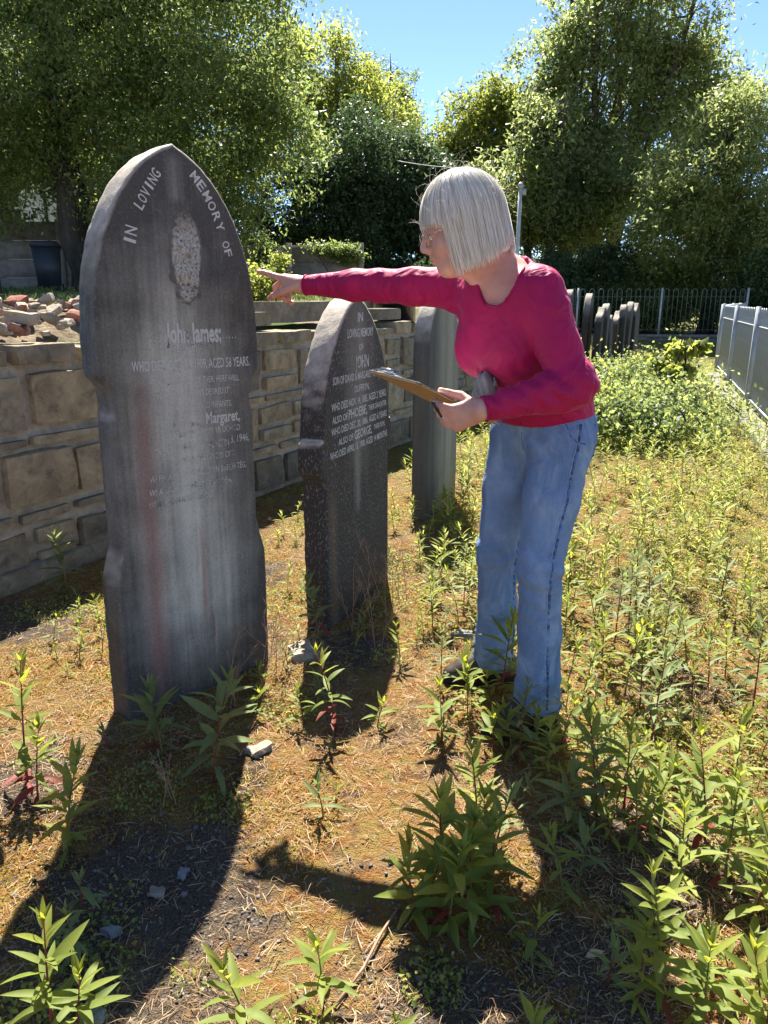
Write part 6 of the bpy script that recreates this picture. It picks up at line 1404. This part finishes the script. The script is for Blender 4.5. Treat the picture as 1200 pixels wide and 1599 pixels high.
for k, (x, y, h, lab) in enumerate([(-0.40, 2.16, .30, 'tallest dry branching stalk at the right foot of the big headstone'), (-0.47, 2.08, .24, 'dry branching stalk before the big headstone\'s right half'), (-0.36, 2.28, .20, 'short dry stalk at the big headstone\'s right edge'), (-0.12, 2.62, .26, 'dry stalk in front of the small dark headstone\'s left half'), (0.02, 2.75, .30, 'dry reddish stalk in front of the small dark headstone\'s middle'), (0.08, 2.98, .24, 'dry stalk at the small dark headstone\'s right foot'), (-0.02, 2.50, .22, 'dry stalk standing in the small dark headstone\'s shadow'), (-0.55, 1.62, .16, 'thin dry stalk between the two large-leaved plants'), (-0.22, 2.28, .15, 'low dry stalk between the first two headstones')]): dry_stalk(x, y, h, lab, 80 + k)

# ------------------------------------------------------------------ ground cover nobody could count
def scatter(n, xr, yr, r, keepf=None):
    y = yr[0] + (yr[1] - yr[0]) * r.random(n) ** 1.6; x = xr[0] + (xr[1] - xr[0]) * r.random(n); m = np.abs(x) < 0.58 * y + 0.25
    x, y = x[m], y[m]; p = np.stack([x - WA.x, y - WA.y], -1) @ np.array([WNRM.x, WNRM.y]); m = p > 0.04
    x, y = x[m], y[m]
    if keepf is not None: m = keepf(x, y); x, y = x[m], y[m]
    return x, y
def straw():
    r = np.random.default_rng(3); x, y = scatter(150000, (-1.6, 2.4), (0.9, 5.5), r, lambda a, b: fbm(np.stack([a * 2.2, b * 2.2, 0 * a], -1), 3, 41) + 1.1 * r.random(len(a)) > 0.35)
    n = len(x); az = r.uniform(0, 2 * PI, n); L = r.uniform(.012, .06, n); w = r.uniform(.0003, .0009, n); z = gz(x, y) + r.uniform(.001, .010, n); el = r.normal(0, .25, n); bend = r.normal(0, .5, n)
    P0 = np.stack([x, y, z], -1); d1 = np.stack([np.cos(az) * np.cos(el), np.sin(az) * np.cos(el), np.sin(el)], -1); az2 = az + bend; d2 = np.stack([np.cos(az2) * np.cos(el), np.sin(az2) * np.cos(el), -np.sin(el)], -1)
    sd = np.stack([-np.sin(az), np.cos(az), 0 * az + .4], -1) * w[:, None]; P1 = P0 + d1 * L[:, None] * .5; P2 = P1 + d2 * L[:, None] * .5
    V = np.stack([P0 - sd, P0 + sd, P1 - sd, P1 + sd, P2], 1).reshape(-1, 3); i = np.arange(n) * 5
    m = leaf_mat('dry_straw', [(0.07, 0.045, 0.03), (0.20, 0.11, 0.055), (0.34, 0.23, 0.12), (0.50, 0.39, 0.24), (0.27, 0.12, 0.06)], 0.15, 0.7, 0.2)
    stuff(obj('dry_grass', mesh_np('dry_grass', V, [np.stack([i, i + 1, i + 3, i + 2], -1), np.stack([i + 2, i + 3, i + 4], -1)], m)), 'fine dry straw and dead grass scattered over the mossy ground', 'dry grass')
straw()
def patchy(a, b, r):  # darker patches of the ground colour, kept clear of moss
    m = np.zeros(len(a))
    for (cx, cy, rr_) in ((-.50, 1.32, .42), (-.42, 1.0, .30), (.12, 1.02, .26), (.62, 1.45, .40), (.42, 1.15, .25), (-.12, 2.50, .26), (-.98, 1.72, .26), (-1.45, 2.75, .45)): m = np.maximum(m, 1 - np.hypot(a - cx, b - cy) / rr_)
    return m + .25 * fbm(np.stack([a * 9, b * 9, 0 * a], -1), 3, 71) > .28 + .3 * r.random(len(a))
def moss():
    r = np.random.default_rng(4); x, y = scatter(330000, (-1.6, 2.4), (0.9, 6.0), r, lambda a, b: (fbm(np.stack([a * 3.1, b * 3.1, 0 * a], -1), 4, 43) > -0.10) & ~patchy(a, b, r))
    n = len(x); C = np.stack([x, y, gz(x, y) + r.uniform(0, .007, n)], -1); o = r.normal(size=(n, 3)) * .6 + np.array([0, 0, .8])
    m = leaf_mat('moss', [(0.26, 0.09, 0.02), (0.32, 0.16, 0.035), (0.32, 0.24, 0.05), (0.24, 0.25, 0.045), (0.40, 0.27, 0.09)], 0.35, 0.8, 0.1)
    stuff(obj('moss', leaves_mesh('moss', C, o, .0080, m, r, -0.6, .5)), 'orange and yellow-green moss carpeting the ground among the graves', 'moss')
moss()
def creeper():
    r = np.random.default_rng(6)
    def kf(a, b):
        base = fbm(np.stack([a * 2.6, b * 2.6, 0 * a + 3], -1), 3, 47)
        hot = np.zeros_like(a)
        for (cx, cy, rr_) in ((-.62, 1.72, .16), (-.42, 1.62, .12), (-.30, 2.05, .14), (0.0, 2.42, .12), (-.55, 2.9, .3), (-.2, 3.2, .3), (.35, 3.4, .3), (.28, 1.62, .10), (.52, 1.25, .10), (-1.3, 2.9, .25), (.10, 1.12, .10), (0.6, 2.6, .25)): hot = np.maximum(hot, 1 - np.hypot(a - cx, b - cy) / rr_)
        return (base + 1.1 * np.clip(hot, 0, 1) + np.clip((a - .1) * .30, 0, .42) + .20 * r.random(len(a))) > 0.34
    x, y = scatter(260000, (-1.7, 3.2), (0.9, 7.0), r, kf); n = len(x); C = np.stack([x, y, gz(x, y) + np.abs(r.normal(0, .012, n))], -1); o = r.normal(size=(n, 3)) * .5 + np.array([0, 0, 1.0])
    m = leaf_mat('creeper_leaf', [(0.12, 0.17, 0.04), (0.20, 0.23, 0.05), (0.30, 0.28, 0.06), (0.16, 0.20, 0.06)], 0.4, 0.5, 0.35)
    stuff(obj('ground_cover', leaves_mesh('ground_cover', C, o, .011, m, r, -0.2, .75)), 'small-leaved green ground cover in patches among the graves', 'ground cover')
creeper()
def gravel():
    r = np.random.default_rng(8); bm = bmesh.new(); bmesh.ops.create_icosphere(bm, subdivisions=1, radius=1.0); base = np.array([v.co[:] for v in bm.verts]); fc = np.array([[v.index for v in f.verts] for f in bm.faces]); bm.free()
    def kf(a, b):
        f = fbm(np.stack([a * 2.4, b * 2.4, 0 * a + 9], -1), 3, 53); hot = np.zeros_like(a)
        for (cx, cy, rr_) in ((-.55, 1.4, .28), (-.35, 1.2, .2), (-.30, 2.4, .16), (-.95, 1.75, .25), (.15, 1.05, .2), (-.1, 2.6, .2), (-.8, 2.1, .15)): hot = np.maximum(hot, 1 - np.hypot(a - cx, b - cy) / rr_)
        return f + 1.0 * np.clip(hot, 0, 1) + .15 * r.random(len(a)) > .42
    x, y = scatter(24000, (-1.5, 1.6), (0.9, 4.2), r, kf); n = len(x); s = .0012 + .0036 * r.random(n) ** 3 + .006 * (r.random(n) > .992); print('gravel', n)
    V = base[None] * s[:, None, None] * (0.45 + 1.0 * r.random((n, 12, 1))) * np.array([1.2, 1, .65]); a = r.uniform(0, 6.28, n); c, sn = np.cos(a), np.sin(a)
    V = np.stack([V[..., 0] * c[:, None] - V[..., 1] * sn[:, None] + x[:, None], V[..., 0] * sn[:, None] + V[..., 1] * c[:, None] + y[:, None], V[..., 2] + (gz(x, y) + s * .3)[:, None]], -1).reshape(-1, 3)
    Fc = (fc[None] + (np.arange(n) * 12)[:, None, None]).reshape(-1, 3); m = leaf_mat('gravel', [(0.04, 0.038, 0.038), (0.12, 0.105, 0.095), (0.15, 0.13, 0.11), (0.22, 0.19, 0.16), (0.06, 0.055, 0.055)], 0.0, 0.85, 0.25)
    stuff(obj('gravel', mesh_np('gravel', V, Fc, m)), 'dark cinder gravel and pale grit showing through the moss', 'gravel')
gravel()
def big_chips():
    for k, (x, y, s, m, lab) in enumerate([(-.50, 1.33, .022, M_pale, 'pale stone chip lying in the big headstone\'s shadow'), (-.455, 1.385, .020, M_slate, 'grey stone chip lying in the big headstone\'s shadow, right of the pale one'), (-.56, 1.22, .024, M_slate, 'dark stone lump low in the big headstone\'s shadow'), (-.355, 1.86, .042, M_pale, 'pale flat stone flake at the right edge of the big headstone\'s shadow'), (-.30, 2.44, .075, M_pale, 'pale broken slab between the two dark headstones'), (0.02, 1.42, .012, M_brick, 'small red pebble on the moss at the centre'), (-.52, 1.02, .03, M_slate, 'dark wet-looking stone at the bottom left'), (.31, 2.62, .05, M_slate, 'flat grey stone on the ground behind the woman\'s far foot')]):
        o = obj('stone_chip', lump('stone_chip', (s * 1.5, s * 1.1, s * .6), 500 + k, m, 4, .55, .45, 1.3), None, (x, y, gz1(x, y) + s * .15), (.1, .1, k * 1.3)); tag(o, lab, 'stone', 'stone chips on the ground')
    pts = [Vector((0, 0, 0)), Vector((.05, .075, .006)), Vector((.085, .16, .004)), Vector((.12, .22, .010))]; o = obj('twig', MB().tube(pts, [.0035, .003, .003, .002], 6).mesh('twig', M_dry, True), None, (-.09, 1.06, gz1(-.09, 1.06) + .006)); tag(o, 'dry pale twig lying on the moss at the bottom centre', 'twig')
    V, Q = leaf_geo(.3, .15, .2); m = wl_mat('fallen_leaf_buff', (0.42, 0.30, 0.18), (0.48, 0.36, 0.22), .2); o = obj('fallen_leaf', mesh_np('fallen_leaf', V * .04, Q, m, True), None, (.40, 1.165, gz1(.40, 1.165) + .012), (.2, -.1, .2)); tag(o, 'single buff fallen leaf in the woman\'s shadow', 'leaf')
big_chips()
# weeds and grass on the terrace behind the wall
def terrace_weeds():
    r = np.random.default_rng(12); n = 26000; y = r.uniform(3.2, 20, n); x = r.uniform(-11, 1.6, n); p = np.stack([x - WA.x, y - WA.y], -1) @ np.array([WNRM.x, WNRM.y]); f = fbm(np.stack([x * .8, y * .8, 0 * x], -1), 3, 61)
    m = (p < -1.9) & (f > -0.05 - .02 * (y - 8)) & (np.abs(x) < .65 * y + .5); x, y = x[m], y[m]; n = len(x); C = np.stack([x, y, terrace_z(x, y) + r.uniform(0, .12, n)], -1); o = r.normal(size=(n, 3)) * .4 + np.array([0, 0, 1.2])
    stuff(obj('terrace_grass', leaves_mesh('terrace_grass', C, o, .075, leaf_mat('terrace_grass_leaf', [(0.05, 0.085, 0.02), (0.09, 0.13, 0.03), (0.15, 0.17, 0.05)], .4), r, -1.2, .22)), 'rough green grass on the raised ground behind the wall', 'grass')
terrace_weeds()
